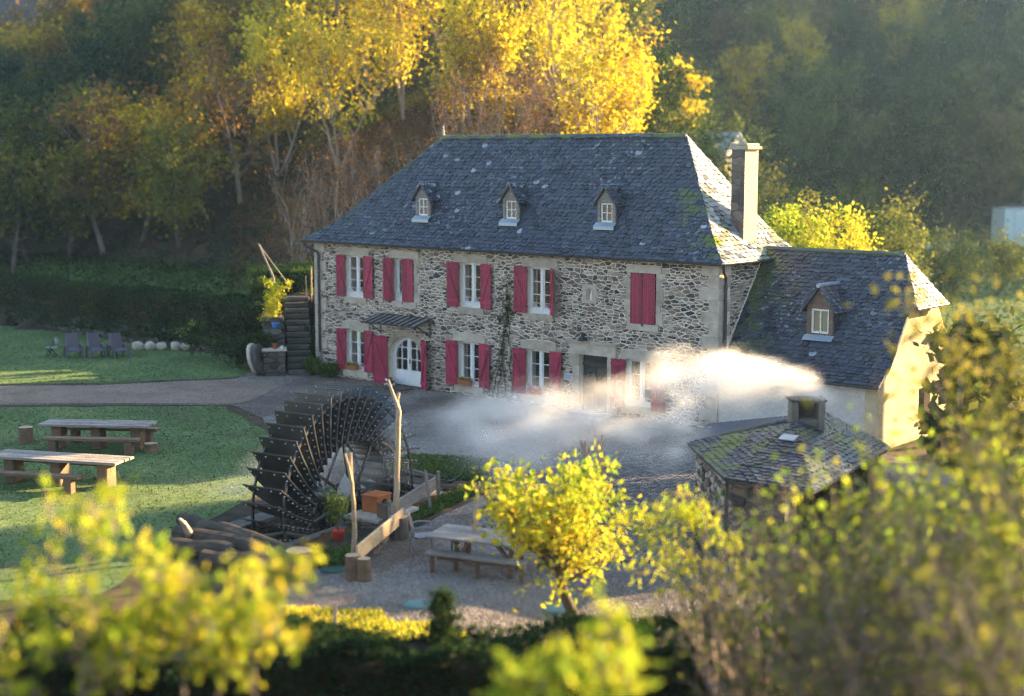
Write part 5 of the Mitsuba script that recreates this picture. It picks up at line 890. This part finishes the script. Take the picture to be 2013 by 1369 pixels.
for i in range(22):
    px = 380 + (i % 11) * 84 + rf.uniform(-25, 25); Y = 101 + (i // 11) * 9 + rf.uniform(-3, 3); k = [0, 2, 5, 1, 5][i % 5]
    tree(names[k][0], names[k][1].replace('in the left wood', 'high on the hill behind ' + ('the left golden trees' if px < 700 else 'the middle golden trees' if px < 960 else 'the right golden trees')), 'tree', G(px, Y), rf.uniform(7, 9.5), rf.uniform(2.2, 3.0), .15, 'round', kinds[k][0], 3000, .3, 460 + i, names[k][1].split(' in the')[0] + ('s, left hilltop' if px < 700 else 's, middle hilltop' if px < 960 else 's, right hilltop'), .18, 20, (kinds[k][1] + .1, .3))
FK = [('olive_tree', 'dull olive tree', 'm_leaf_olive', .55), ('dark_tree', 'dark blue green tree', 'm_leaf_dark', .5), ('green_tree', 'mid green tree', 'm_leaf_grass', .35), ('brown_tree', 'brown half bare tree', 'm_leaf_rust', .6), ('yellowing_tree', 'yellowing tree', 'm_leaf_gold', .25), ('conifer', 'dark pointed conifer', 'm_leaf_dark', .35)]
for i in range(84):
    row = i // 12; px = 1205 + (i % 12) * 74 + 37 * (row % 2) + rf.uniform(-22, 22); Y = 142 + row * 9.5 + rf.uniform(-3, 3); k = [0, 1, 2, 5, 3, 0, 1, 4, 0, 2, 1][(i * 7 + row) % 11]; k = 4 if row >= 4 and (i * 5) % 4 == 0 else k; nm, lb, bs_, tn = FK[k]
    tree(nm, lb + (' low on' if row < 2 else ' halfway up' if row < 4 else ' high on') + ' the hazy hillside' + (', right of the house ridge' if px < 1460 else ', above the annex' if px < 1760 else ', at the right edge'), 'conifer' if k == 5 else 'tree', G(px, Y), rf.uniform(8, 11.5), rf.uniform(2.5, 3.7) if k != 5 else 2.2, .10, 'cone' if k == 5 else 'round', bs_, 3200 if k != 3 else 1500, .32, 1500 + i, lb + ('s low' if row < 2 else 's halfway' if row < 4 else 's high') + (' right of the ridge' if px < 1460 else ' above the annex' if px < 1760 else ' at the right edge'), .22, 18, (np.clip(tn + rf.uniform(-.35, .45), .05, .98), .35), rise=.5)
for i, (px, Y, h_, w_) in enumerate(((1290, 84, 8, 2.0), (1310, 98, 9, 2.5), (1385, 92, 8, 2.3), (1410, 108, 9, 2.7), (1275, 106, 9, 2.5), (1350, 116, 10, 2.8), (1465, 116, 9, 2.8), (1440, 128, 10, 3.0), (1265, 92, 8, 2.0))):
    tree('dark_tree', ('dark green' if i % 3 else 'olive') + ' tree right of the house ridge, ' + ('nearest the ridge end', 'just behind the ridge end', 'above the main chimney', 'far behind the main chimney', 'high behind the golden row', 'between slim golden tree and chimney', 'right of the chimney top', 'far right of the chimney top', 'left of the slim golden tree')[i], 'tree', G(px, Y), h_, w_, .1, 'round', 'm_leaf_dark' if i % 3 else 'm_leaf_olive', 4200, .27, 560 + i, None, .18, 24, (.5 if i % 3 else .2, .3))
tree('pale_green_tree', 'rounded pale green tree standing out on the hazy hillside', 'tree', G(1585, 150), 10.5, 4.2, .12, 'round', 'm_leaf_grass', 4200, .42, 580, None, .25, 24, (.85, .2))
for i, (px, Y, h_, w_, b_, t_) in enumerate(((1545, 62, 5.6, 1.7, 'm_leaf_bright', .45), (1610, 66, 5.6, 1.9, 'm_leaf_olive', .7), (1665, 63, 5.6, 1.8, 'm_leaf_bright', .6), (1725, 67, 5.6, 1.9, 'm_leaf_olive', .6), (1790, 72, 5.6, 2.0, 'm_leaf_olive', .7), (1880, 84, 2.6, 2.2, 'm_leaf_dark', .8), (1960, 88, 2.4, 2.4, 'm_leaf_olive', .5), (1430, 96, 6.0, 2.4, 'm_leaf_olive', .3), (1505, 104, 6.0, 2.6, 'm_leaf_olive', .5), (1580, 112, 6.0, 2.6, 'm_leaf_dark', .8), (1660, 118, 5, 2.6, 'm_leaf_olive', .5), (1375, 104, 6.5, 2.2, 'm_leaf_gold', .4))):
    tree('bush', ('yellow green bush just left of the annex roof ridge', 'olive bush beyond the middle of the annex ridge', 'taller yellow green bush beyond the annex ridge', 'olive bush beyond the right end of the annex ridge', 'olive bush right of the annex half hip')[i] if i < 5 else ('dark low bush on the valley floor behind the annex half hip', 'olive low bush on the valley floor below the white lorry', 'olive bush on the valley floor just right of the tall chimney', 'olive bush on the valley floor left of the yellow green bushes', 'dark bush on the valley floor above the yellow green bushes', 'olive bush at the foot of the hazy hillside above the annex', 'golden bush just right of the small pale house')[i - 5], 'bush', G(px, Y), max(1.4, min(h_, 5.6 - float(Zt((px - 1006.5) / FPX * Y, Y)))) if i < 5 else h_, w_, .08, 'bush', b_, 3600, .2, 600 + i, 'bushes just beyond the annex' if i < 5 else 'bushes on the valley floor', .12, 24, (t_, .3), stems=3, rise=1.3)
# undergrowth on the hills
def under(name, label, poly, n, size, bs, seed, tone):
    r = np.random.default_rng(seed); p = scatter(poly, n, r); z = Zt(p[:, 0], p[:, 1]); c = np.column_stack([p, z + r.uniform(0, size * 2.2, n) * r.uniform(0, 1, n)]); t, s = axes_for(r, n, 0.2); L = size * r.uniform(.5, 1.4, n); tn = np.clip(tone + (meshkit.fbm(c * .35, 3) - .5) * 1.8 + r.normal(0, .12, n), 0, 1)
    tag(put(name, MB().add(*quads(c, t, s, L, L * .5, np.column_stack([tn, tn]))), bs), label, 'undergrowth', kind='stuff')
under('bracken', 'rusty brown bracken and leaf litter on the bank behind the house', sg.Polygon([(-13, 66), (-6, 65.5), (8, 60), (14, 70), (4, 84), (-16, 86)]), 42000, .15, 'm_leaf_rust', 701, .45)
under('undergrowth', 'dark undergrowth below the shaded wood', sg.Polygon([(-36, 80), (-13, 66), (-12, 84), (-10, 112), (-45, 112)]), 36000, .26, 'm_leaf_dark', 702, .45)
under('undergrowth', 'ochre undergrowth between the golden trees', sg.Polygon([(-12, 84), (4, 82), (10, 80), (6, 118), (-12, 116)]), 24000, .26, 'm_leaf_olive', 703, .55)
under('undergrowth', 'hazy undergrowth of the hillside across the valley', sg.Polygon([(8, 137), (60, 137), (90, 215), (12, 215)]), 36000, .55, 'm_leaf_dark', 704, .2)
under('undergrowth', 'green rough ground of the valley floor', sg.Polygon([(9, 62), (30, 54), (50, 136), (11, 136)]), 24000, .26, 'm_leaf_grass', 705, .5)
# clipped hedge on the terrace wall, low hedge above the steps
def hedge(name, label, fr, L, D, z0, z1, n, size, bs, seed, tone=.45, amp=.18):
    """fr(a, b, z) -> world; a clipped hedge of leaves over a twiggy core."""
    r = np.random.default_rng(seed); t = thing(name, label, 'hedge'); q = np.column_stack([r.uniform(0, L, n), r.uniform(0, D, n), r.uniform(z0, z1, n)]); side = r.uniform(0, 1, n)
    q[side < .42, 1] = 0; q[(side >= .42) & (side < .85), 2] = z1; q[side > .95, 1] = D; q += r.normal(0, .05, (n, 3)); q[:, 2] += (meshkit.noise(np.column_stack([q[:, 0] * .8, q[:, 1], q[:, 0] * 0])) - .5) * amp * 2 * (q[:, 2] > (z0 + z1) / 2); q[:, 1] += (meshkit.noise(q * 1.2) - .5) * amp * 2
    c = np.array([fr(*p_) for p_ in q]); tt, s_ = axes_for(r, n, 0.1); Lf = size * r.uniform(.6, 1.4, n); tn = np.clip(r.normal(tone, .2, n) + (meshkit.noise(c * .7) - .5) * .7, 0, 1)
    i_ = .16; v = np.array([fr(x, y, z) for x in (i_, L - i_) for y in (i_, D - i_) for z in (z0, z1 - i_)]); put('core', MB().add(v, BOXF), 'm_earth', t); put('leaves', MB().add(*quads(c, tt, s_, Lf, Lf * .65, np.column_stack([tn, tn]))), bs, t); return t
hedge('clipped_hedge', 'long clipped dark green hedge on the terrace wall left of the house', lambda a, b, z: hw(-22.5 - a, .98 + b, z), 26, 1.7, .3, 2.35, 30000, .13, 'm_leaf_dark', 710, .55)
hedge('low_hedge', 'low green hedge at the top of the stone steps', lambda a, b, z: sw_(1.6 - a, 6.0 + b, z), 3.6, .9, 2.6, 3.75, 6000, .10, 'm_leaf_grass', 711, .4)
tree('yellow_bush', 'bright yellow bush on the terrace left of the steps', 'bush', sw_(-1.05, 1.9, 1.6), 1.9, .55, .05, 'bush', 'm_leaf_bright', 2200, .10, 712, None, .05, 22, (.75, .25), stems=4, rise=1.6)
for i, (o_, h_, w_, lb) in enumerate(((sw_(-1.3, .9, .7), .75, .45, 'dark leafy shrub hanging over the stepped wall'), (sw_(-2.4, 2.2, 0), .9, .7, 'large dark shrub at the right end of the clipped hedge'), (hw(-18.3, -.5, 0), .5, .4, 'low leafy plant at the foot of the left downpipe'), (sw_(.62, .5, 0), 1.9, .25, 'ivy climbing between the steps and the house corner'), (sw_(-1.2, 4.4, 2.3), .8, .6, 'green shrub behind the yellow bush'), (hw(-17.4, -.35, 0), .3, .35, 'small plants along the foot of the house wall'), (sw_(-4.3, 4.2, .5), .8, .7, 'dark shrub behind the barbecue'))):
    tree('shrub', lb, 'shrub', o_, h_, w_, .03, 'bush', 'm_leaf_dark' if i not in (2, 5) else 'm_leaf_grass', 1800, .11, 720 + i, None, .04, 22, (.6, .3), stems=4, rise=1.3)
# climber on the facade
cl = thing('climbing_plant', 'thin climbing plant trained up the wall between the middle windows', 'climber'); r = np.random.default_rng(730); m = MB(); an_ = []
for (a0, a1, z1_) in ((-9.3, -8.55, 3.2), (-9.05, -8.5, 3.6), (-8.35, -8.6, 4.0), (-8.6, -8.9, 2.3), (-9.6, -8.75, 2.0)):
    q = np.linspace(0, 1, 14); pts = np.array([hw(a0 + (a1 - a0) * t_ + r.normal(0, .03), -.06 + r.normal(0, .015), z1_ * t_) for t_ in q]); m.tube(pts, np.linspace(.022, .008, 14), 5, (.1, .1)); an_.append(pts[5:])
put('stem', m, 'm_bark', cl, True); an_ = np.vstack(an_); top = np.array([hw(-8.62 + r.normal(0, .22), -.09 + r.normal(0, .04), 3.3 + r.normal(0, .45)) for _ in range(60)])
put('leaves', MB().add(*(lambda c: quads(c, *axes_for(r, len(c)), r.uniform(.06, .12, len(c)), r.uniform(.05, .08, len(c)), np.column_stack([r.uniform(.2, 1, len(c))] * 2)))(np.vstack([top[r.integers(0, 60, 420)] + r.normal(0, .07, (420, 3)), an_[r.integers(0, len(an_), 160)] + r.normal(0, .06, (160, 3))]) * 1.0)), 'm_leaf_dark', cl)
# the leafy young tree in the courtyard's near corner
tree('leafy_tree', 'small leafy tree with glossy yellow green leaves standing before the wooden table', 'tree', (1.32, 26.0, 0), 2.2, 1.45, .40, 'bush', 'm_leaf_bright', 3300, .14, 740, None, .135, 52, (.48, .42), .15, 'm_bark', .7, 6, 1, True, (.05, 0), .62, 7)
# ash-like shrub whose branch reaches in from the right
ar_ = thing('ash_shrub', 'shrub with drooping narrow yellow leaves and bent pale stems right of the leafy tree', 'shrub'); r = np.random.default_rng(750); m = MB(); an_ = []
o = np.array([3.05, 21.2, 0])
for px, py in ((1215, 1030), (1240, 1075), (1262, 1010), (1290, 1050), (1305, 990), (1335, 975), (1345, 1010), (1370, 1000), (1300, 1085), (1250, 1120), (1390, 1020), (1345, 1110), (1450, 1055), (1480, 1120), (1520, 1135)):
    e_ = at_Y(px, py, 21.2 + r.normal(0, .35)); q = np.linspace(0, 1, 9)[:, None]; mid = o + np.array([r.normal(0, .1), r.normal(0, .1), e_[2] + .25]); pts = (1 - q) ** 2 * o + 2 * q * (1 - q) * mid + q ** 2 * e_; m.tube(pts, np.linspace(.022, .005, 9), 5, (.8, .5), False); an_.append((pts[-3:], e_ - pts[-2]))
put('stem', m, 'm_palebark', ar_, True); C_, T_, = [], []
for pts, d_ in an_:
    for _ in range(46):
        c = pts[r.integers(0, 3)] + r.normal(0, .10, 3); C_.append(c); T_.append(nrm(nrm(d_) * .5 + r.normal(0, .5, 3) + [0, 0, -.6]))
C_, T_ = np.array(C_), np.array(T_); s_ = nrm(np.cross(T_, r.normal(size=C_.shape) * .4 + [0, 0, 1])); L = r.uniform(.12, .2, len(C_)); put('leaves', MB().add(*fold_leaves(C_, T_, s_, L, L * .26, np.column_stack([np.clip(r.normal(.6, .22, len(C_)), 0, 1)] * 2))), 'm_leaf_bright', ar_)
# thicket on the slope at the right
for i, (x, y, zt_, w_, b_, tn, n, lb) in enumerate(((2.95, 17.6, 3.5, .9, 'm_leaf_olive', .55, 930, 'sparse twiggy shrub nearest the hedge in the right thicket'), (3.75, 16.6, 4.5, 1.0, 'm_leaf_bright', .45, 1364, 'olive shrub below the outbuilding eave'), (5.1, 17.8, 5.0, 1.15, 'm_leaf_bright', .42, 2232, 'olive yellow shrub right of the outbuilding roof'), (6.4, 16.2, 7.2, 1.25, 'm_leaf_olive', .92, 4300, 'tall yellow green tree at the right edge of the picture'), (4.35, 14.6, 4.6, 1.0, 'm_leaf_olive', .65, 1612, 'ochre leaved shrub with grey branches in the lower right'), (5.0, 13.6, 5.3, 1.1, 'm_leaf_bright', .5, 1736, 'yellowing shrub at the right edge below the tall tree'), (3.3, 13.2, 4.3, .8, 'm_leaf_olive', .45, 930, 'dark sparse shrub in the bottom right foreground'), (4.1, 12.2, 4.6, .9, 'm_leaf_olive', .6, 1364, 'bushy shrub in the bottom right corner'))):
    tree('thicket_shrub', lb, 'shrub', (x, y, float(Zt(x, y))), zt_ - float(Zt(x, y)), w_, .10 if i != 3 else .2, 'round', b_, int(n * (.55 if i != 3 else .9)), .125, 760 + i, None, .09, 70, (tn - .12, .3), .24, 'm_palebark', 1.1, 5, 4, False, aspect=.62, sides=5)
for i, (x, y, zt_, w_, lb) in enumerate(((3.3, 15.2, 4.6, 1.0, 'leafless grey branched shrub in the lower right, left of the ochre shrub'), (4.6, 13.9, 5.3, 1.2, 'leafless grey branched shrub among the yellowing shrubs at the right'), (2.75, 19.0, 3.3, .8, 'leafless pale stemmed shrub beside the drooping ash shrub'))):
    tree('bare_shrub', lb, 'shrub', (x, y, float(Zt(x, y))), zt_ - float(Zt(x, y)), w_, .1, 'fan', 'm_leaf_olive', 90, .11, 790 + i, None, .09, 40, (.5, .3), .2, 'm_bark', 1.5, 5, 5, False, sides=5)
for i, (x, y, h_, w_, lb) in enumerate(((4.4, 20.2, 2.3, 1.5, 'dark evergreen bush behind the twiggy shrubs, right of the near hedge'), (6.3, 21.0, 3.0, 1.6, 'dark evergreen bush below the outbuilding at the right'), (8.2, 22.5, 3.4, 1.7, 'dark evergreen bush at the right edge behind the thicket'))):
    tree('dark_bush', lb, 'bush', (x, y, 0), h_, w_, .03, 'bush', 'm_leaf_dark', 5200, .13, 795 + i, None, .06, 40, (.4, .3), .22, 'm_bark', .8, 4, 3)
# shrubs in the near left foreground
def sprays(name, label, stems, clusters, bs, n, size, seed, tone, stem_r=.018):
    r = np.random.default_rng(seed); t = thing(name, label, 'shrub'); m = MB()
    for s_ in stems: m.tube(np.array(s_), np.linspace(stem_r, stem_r * .5, len(s_)), 6, (r.uniform(.3, .8), 0), False)
    C_ = []
    for c, rad, k in clusters:
        c = np.asarray(c, float); C_.append(c + r.normal(0, 1, (int(n * k), 3)) * rad * .8)
        for _ in range(3): e_ = c + r.normal(0, 1, 3) * rad * .6; m.tube([c - [0, 0, rad * 1.2], (c + e_) / 2, e_], [.011, .008, .004], 4, (.5, 0), False)
    C_ = np.vstack(C_); tt, ss_ = axes_for(r, len(C_), .1); L = size * r.uniform(.45, 1.5, len(C_)); labels[put('stem', m, 'm_palebark', t, True)] = {'kind': 'stuff'}; put('leaves', MB().add(*fold_leaves(C_, tt, ss_, L, L * .6, np.column_stack([np.clip(r.normal(tone, .25, len(C_)), 0, 1)] * 2))), bs, t)
q = lambda px, py, Y: at_Y(px, py, Y)
def CL(n, spots, Y, seed):
    r = np.random.default_rng(seed); w_ = np.array([a_[2] * a_[3] for a_ in spots], float); k = r.choice(len(spots), n, p=w_ / w_.sum())
    return [(q(spots[i][0] + r.normal(0, spots[i][2]), spots[i][1] + r.normal(0, spots[i][3]), Y + r.normal(0, .3)), .11, 1) for i in k]
sprays('foreground_shrub', 'upright shrub sprig with yellow green leaves in the left foreground', [[q(160, 1400, 12.6), q(162, 1200, 12.6), q(168, 1080, 12.6), q(180, 960, 12.6)], [q(160, 1380, 12.6), q(210, 1310, 12.6), q(225, 1240, 12.6)], [q(162, 1180, 12.6), q(110, 1120, 12.6), q(60, 1130, 12.6)]],
    CL(62, [(150, 1000, 34, 26), (205, 985, 22, 22), (185, 1050, 26, 24), (100, 990, 10, 8), (235, 970, 10, 8), (170, 1115, 14, 16), (70, 1135, 44, 30), (140, 1160, 26, 22), (300, 1130, 30, 24), (60, 1260, 60, 50), (200, 1250, 44, 40), (240, 1330, 50, 40), (60, 1340, 60, 30), (320, 1300, 40, 40)], 12.6, 40), 'm_leaf_bright', 11, .125, 780, .46)
sprays('foreground_shrub', 'wide golden shrub in front of the log pile at the lower left', [[q(360, 1400, 13.2), q(365, 1250, 13.2), q(372, 1120, 13.2)], [q(500, 1400, 13.2), q(498, 1240, 13.2), q(497, 1090, 13.2)], [q(420, 1400, 13.2), q(450, 1260, 13.2), q(560, 1120, 13.2)]],
    CL(72, [(330, 1190, 50, 36), (400, 1180, 60, 36), (470, 1180, 60, 44), (550, 1160, 44, 44), (420, 1240, 70, 24), (300, 1120, 26, 22), (510, 1110, 24, 18), (520, 1235, 40, 20), (270, 1230, 34, 30), (480, 1300, 30, 34)], 13.2, 41), 'm_leaf_bright', 12, .125, 781, .58)
sprays('foreground_shrub', 'low shrub of large yellow green leaves at the bottom centre', [[q(1130, 1400, 11.4), q(1120, 1300, 11.4), q(1090, 1240, 11.4)], [q(1140, 1400, 11.4), q(1180, 1300, 11.4), q(1200, 1215, 11.4)]],
    CL(30, [(1050, 1345, 46, 20), (1120, 1345, 50, 22), (1195, 1310, 36, 36), (1000, 1362, 40, 12), (1200, 1350, 46, 20), (1210, 1215, 12, 10), (1030, 1195, 8, 8)], 11.4, 42), 'm_leaf_bright', 10, .16, 782, .45)
# dark hedge and little conifer along the near edge of the courtyard
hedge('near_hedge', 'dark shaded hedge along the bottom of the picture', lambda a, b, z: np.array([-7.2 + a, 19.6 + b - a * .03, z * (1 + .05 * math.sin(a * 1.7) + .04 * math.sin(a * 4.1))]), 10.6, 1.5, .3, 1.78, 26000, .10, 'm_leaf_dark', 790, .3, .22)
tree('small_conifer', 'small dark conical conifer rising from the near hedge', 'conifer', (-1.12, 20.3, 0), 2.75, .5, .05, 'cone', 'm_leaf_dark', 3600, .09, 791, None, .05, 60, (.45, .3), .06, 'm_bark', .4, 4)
grass('grass', wig(sg.Polygon([(-4.6, 25.0), (-1.0, 25.2), (-1.5, 26.2), (-2.4, 27.2), (-3.4, 26.9), (-4.6, 27.5)]), .35, .3, 7), 3600, .09, RG, 'foreground grass around the reddish stake, its sunlit yellow put into the colour', 'm_leaf_bright', tone=.82)  # high yellow tone carries the sunlight in the blade colour
under('fallen_leaves', 'scattered leaves and low weeds at the foot of the pit walls and kerb', sg.Polygon([(-5.2, 29.8), (-3.6, 30), (-2.4, 33.4), (-.6, 37.4), (-1.1, 37.8), (-2.6, 34.2), (-3.4, 31.4), (-5, 31)]), 9000, .09, 'm_leaf_grass', 706, .5)
under('fallen_leaves', 'yellow and brown fallen leaves scattered over courtyard and lawn', sg.Polygon([(-16, 50), (-9, 57), (6, 45), (5, 30), (3, 25), (-3, 25), (-8, 30), (-16, 36)]), 2600, .055, 'm_leaf_rust', 707, .7)
# trees added to shade yard, wheel and outbuilding; only the last is in view
for i, (x, y, h_, w_) in enumerate(((18.5, 41.4, 7.6, 2.3), (21.0, 41.2, 8.2, 2.3), (24.5, 43.6, 9.0, 2.3), (27.0, 43.2, 9.6, 2.5), (20.5, 44.3, 10.0, 1.6), (16.5, 41.4, 7.0, 1.6), (20.5, 46.6, 11.5, 1.5), (11.1, 34.2, 4.6, 1.05))):
    tree('garden_tree', 'unseen tree added right of the annex to shade the courtyard' if i < 7 else 'small olive tree between outbuilding and sunlit gable at the right', 'tree', (x, y, float(Zt(x, y))), h_, w_, (.12 if i != 6 else .68), 'round', 'm_leaf_olive', 5000, .34, 800 + i, 'unseen trees added to shade the courtyard' if i < 7 else None, .2, 26, (.5, .3))
# ------------------------------------------------------------------ far things in the valley
fh = thing('valley_house', 'small pale house with a grey green roof beyond the main roof', 'house'); o = at_Y(1415, 292, 104); X = np.stack([nrm([.8, -.6, 0]), nrm([.6, .8, 0]), K]); gz = float(Zt(o[0], o[1]))
put('wall', MB().box([o[0], o[1] + 2, (gz + 8.9) / 2], (3.4, 3.0, 8.9 - gz), X), 'm_plaster', fh); rp = lambda a_, b_, z: np.array([o[0], o[1] + 2, 0]) + np.array([a_, b_, 0]) @ X + K * z
m = MB(); panel(m, [rp(-1.9, -1.8, 8.75), rp(1.9, -1.8, 8.75), rp(1.9, 0, 10.1), rp(-1.9, 0, 10.1)], .08); panel(m, [rp(1.9, 1.8, 8.75), rp(-1.9, 1.8, 8.75), rp(-1.9, 0, 10.1), rp(1.9, 0, 10.1)], .08); put('roof', m, 'm_pale_roof', fh); put('gable', MB().add([rp(s_ * 1.68, b_, z) for s_ in (-1, 1) for b_, z in ((-1.5, 8.9), (1.5, 8.9), (0, 10.0))], [[0, 1, 2], [3, 4, 5]]), 'm_plaster', fh)
vn = thing('white_lorry', 'pale bluish white box of a lorry half hidden behind yellow leaves at the right edge', 'lorry'); o = at_Y(2022, 508, 122)
put('box_body', MB().box(o + [.3, 1.2, 2.55], (5.4, 2.4, 3.1), rot(.12), ch=.08), 'm_palebox', vn); put('roof_rail', MB().box(o + [.3, 1.2, 4.12], (5.44, 2.44, .08), rot(.12)), 'm_pipe', vn); [put('panel_joint', MB().box(o + np.array([.3, 1.2, 2.55]) + np.array([x_, -1.21, 0]) @ rot(.12), (.05, .02, 3.0), rot(.12)), 'm_pipe', vn) for x_ in (-1.8, 0, 1.8)]; put('chassis', MB().box(o + [.8, 1.2, .8], (6.6, 1.9, .3), rot(.12)), 'm_iron', vn); put('cab', MB().box(o + [4.2, 1.7, 1.75], (1.8, 2.3, 2.3), rot(.12), ch=.2), 'm_white', vn)
for s_ in (-1.6, 3.8): put('wheel', MB().tube([o + [s_, -.05, .5], o + [s_, 2.5, .5]], .5, 18), 'm_black', vn)
rb = thing('road_parapet', 'low pale parapet beside the valley road behind the annex', 'parapet'); p0, p1 = at_Y(1800, 497, 120), at_Y(1868, 497, 120); put('rail', MB().bar(p0 + K * .55, p1 + K * .55, .3, .35), 'm_palebox', rb); [put('post', MB().bar(p0 + (p1 - p0) * t_, p0 + (p1 - p0) * t_ + K * .4, .25, up=(1, 0, 0)), 'm_plaster', rb) for t_ in (.05, .5, .95)]
# ------------------------------------------------------------------ smoke and air
def smoke_field(x0, x1, y0, y1, z0, z1, st):
    xs, ys, zs_ = np.arange(x0, x1, st) + st / 2, np.arange(y0, y1, st) + st / 2, np.arange(z0, z1, st) + st / 2; X, Y, Z = np.meshgrid(xs, ys, zs_, indexing='ij'); Pn = np.stack([X, Y, Z], -1); D = np.zeros(X.shape)
    wr = (np.stack([meshkit.fbm(Pn * .55 + k * 31, 4, 60 + k) for k in range(3)], -1) - .5)
    for (a_, ra_, da_), (b_, rb_, db_) in SMOKE:
        a_, b_ = np.asarray(a_), np.asarray(b_); d = b_ - a_; L2 = d @ d + 1e-9; Q = Pn + wr * np.clip(.45 + ra_ * 1.3, 0, 1.7); t = np.clip(((Q - a_) @ d) / L2, 0, 1); rr_ = ra_ + (rb_ - ra_) * t; dd = np.linalg.norm(Q - a_ - t[..., None] * d, axis=-1) / rr_
        D = np.maximum(D, np.clip(1.25 - dd, 0, 1) ** 1.3 * (da_ + (db_ - da_) * t))
    n2 = meshkit.fbm(Pn * np.array([1.5, 1.9, 2.4]) + wr * 1.2, 4, 71); D *= np.clip((n2 - .37) * 4.2, 0.02, 1.8)
    ed = np.minimum.reduce([(Y - y0), (y1 - Y), (z1 - Z)]); return D * ss(0, .6, ed)
SY = at_Y
PL = [(SY(1612, 808, 32.6), .14, 2.0), (SY(1630, 784, 32.4), .20, 2.4), (SY(1590, 766, 32.6), .36, 2.6), (SY(1520, 754, 32.9), .50, 2.5), (SY(1440, 742, 33.3), .74, 2.0), (SY(1350, 758, 33.8), .9, 1.15), (SY(1270, 792, 34.3), .95, .85), (SY(1170, 826, 34.7), .95, .95), (SY(1080, 850, 35.2), .98, 1.0), (SY(960, 856, 35.6), .98, .75), (SY(870, 858, 36), .7, .3)]
SMOKE = list(zip(PL, PL[1:])) + [((SY(1330, 800, 34.3), .8, 1.4), (SY(1330, 885, 34.0), .72, .9)), ((SY(1230, 850, 34.6), .8, 1.2), (SY(1080, 885, 35.2), .6, .6)), ((SY(1290, 705, 34.2), .34, .7), (SY(1340, 695, 34.2), .34, .5)), ((SY(1420, 705, 33.4), .36, 1.6), (SY(1470, 712, 33.1), .26, 1.2)),
    ((SY(650, 880, 36.4), 1.0, .55), (SY(760, 900, 35.6), .9, .5)), ((SY(560, 930, 36), 1.0, .4), (SY(640, 960, 35.2), 1.0, .5)), ((SY(520, 1010, 35), .9, .42), (SY(420, 1030, 35.5), 1.0, .22)), ((SY(700, 850, 37), .7, .3), (SY(740, 960, 34.8), .6, .3))]
def volume(key, box, st, dens):
    x0, x1, y0, y1, z0, z1 = box; D = np.minimum(smoke_field(*box, st) * dens, 2.6); D = D.astype(np.float32)
    scene[key] = {'type': 'cube', 'to_world': T().translate([(x0 + x1) / 2, (y0 + y1) / 2, (z0 + z1) / 2]).scale([(x1 - x0) / 2, (y1 - y0) / 2, (z1 - z0) / 2]), 'bsdf': {'type': 'null'}, 'exterior': {'type': 'ref', 'id': 'haze_air'},
        'interior': {'type': 'heterogeneous', 'albedo': {'type': 'rgb', 'value': [.985, .985, .985]}, 'phase': {'type': 'hg', 'g': 0.2},
            'sigma_t': {'type': 'gridvolume', 'grid': mi.VolumeGrid(np.ascontiguousarray(D.transpose(2, 1, 0))), 'filter_type': 'trilinear', 'to_world': T().translate([x0, y0, z0]).scale([x1 - x0, y1 - y0, z1 - z0])}}}
volume('smoke', (-11.5, 7.4, 31.6, 40.4, .3, 4.9), .15, 1.8)
tag('smoke', 'white smoke drifting from the stub chimney across the courtyard and wheel', 'smoke', kind='stuff')
scene['haze'] = {'type': 'cube', 'to_world': T().translate([55, 200, 38.5]).scale([240, 225, 42.5]), 'bsdf': {'type': 'null'}, 'interior': {'type': 'ref', 'id': 'haze_air'}}
tag('haze', 'thin morning haze filling the valley', 'haze', kind='stuff')
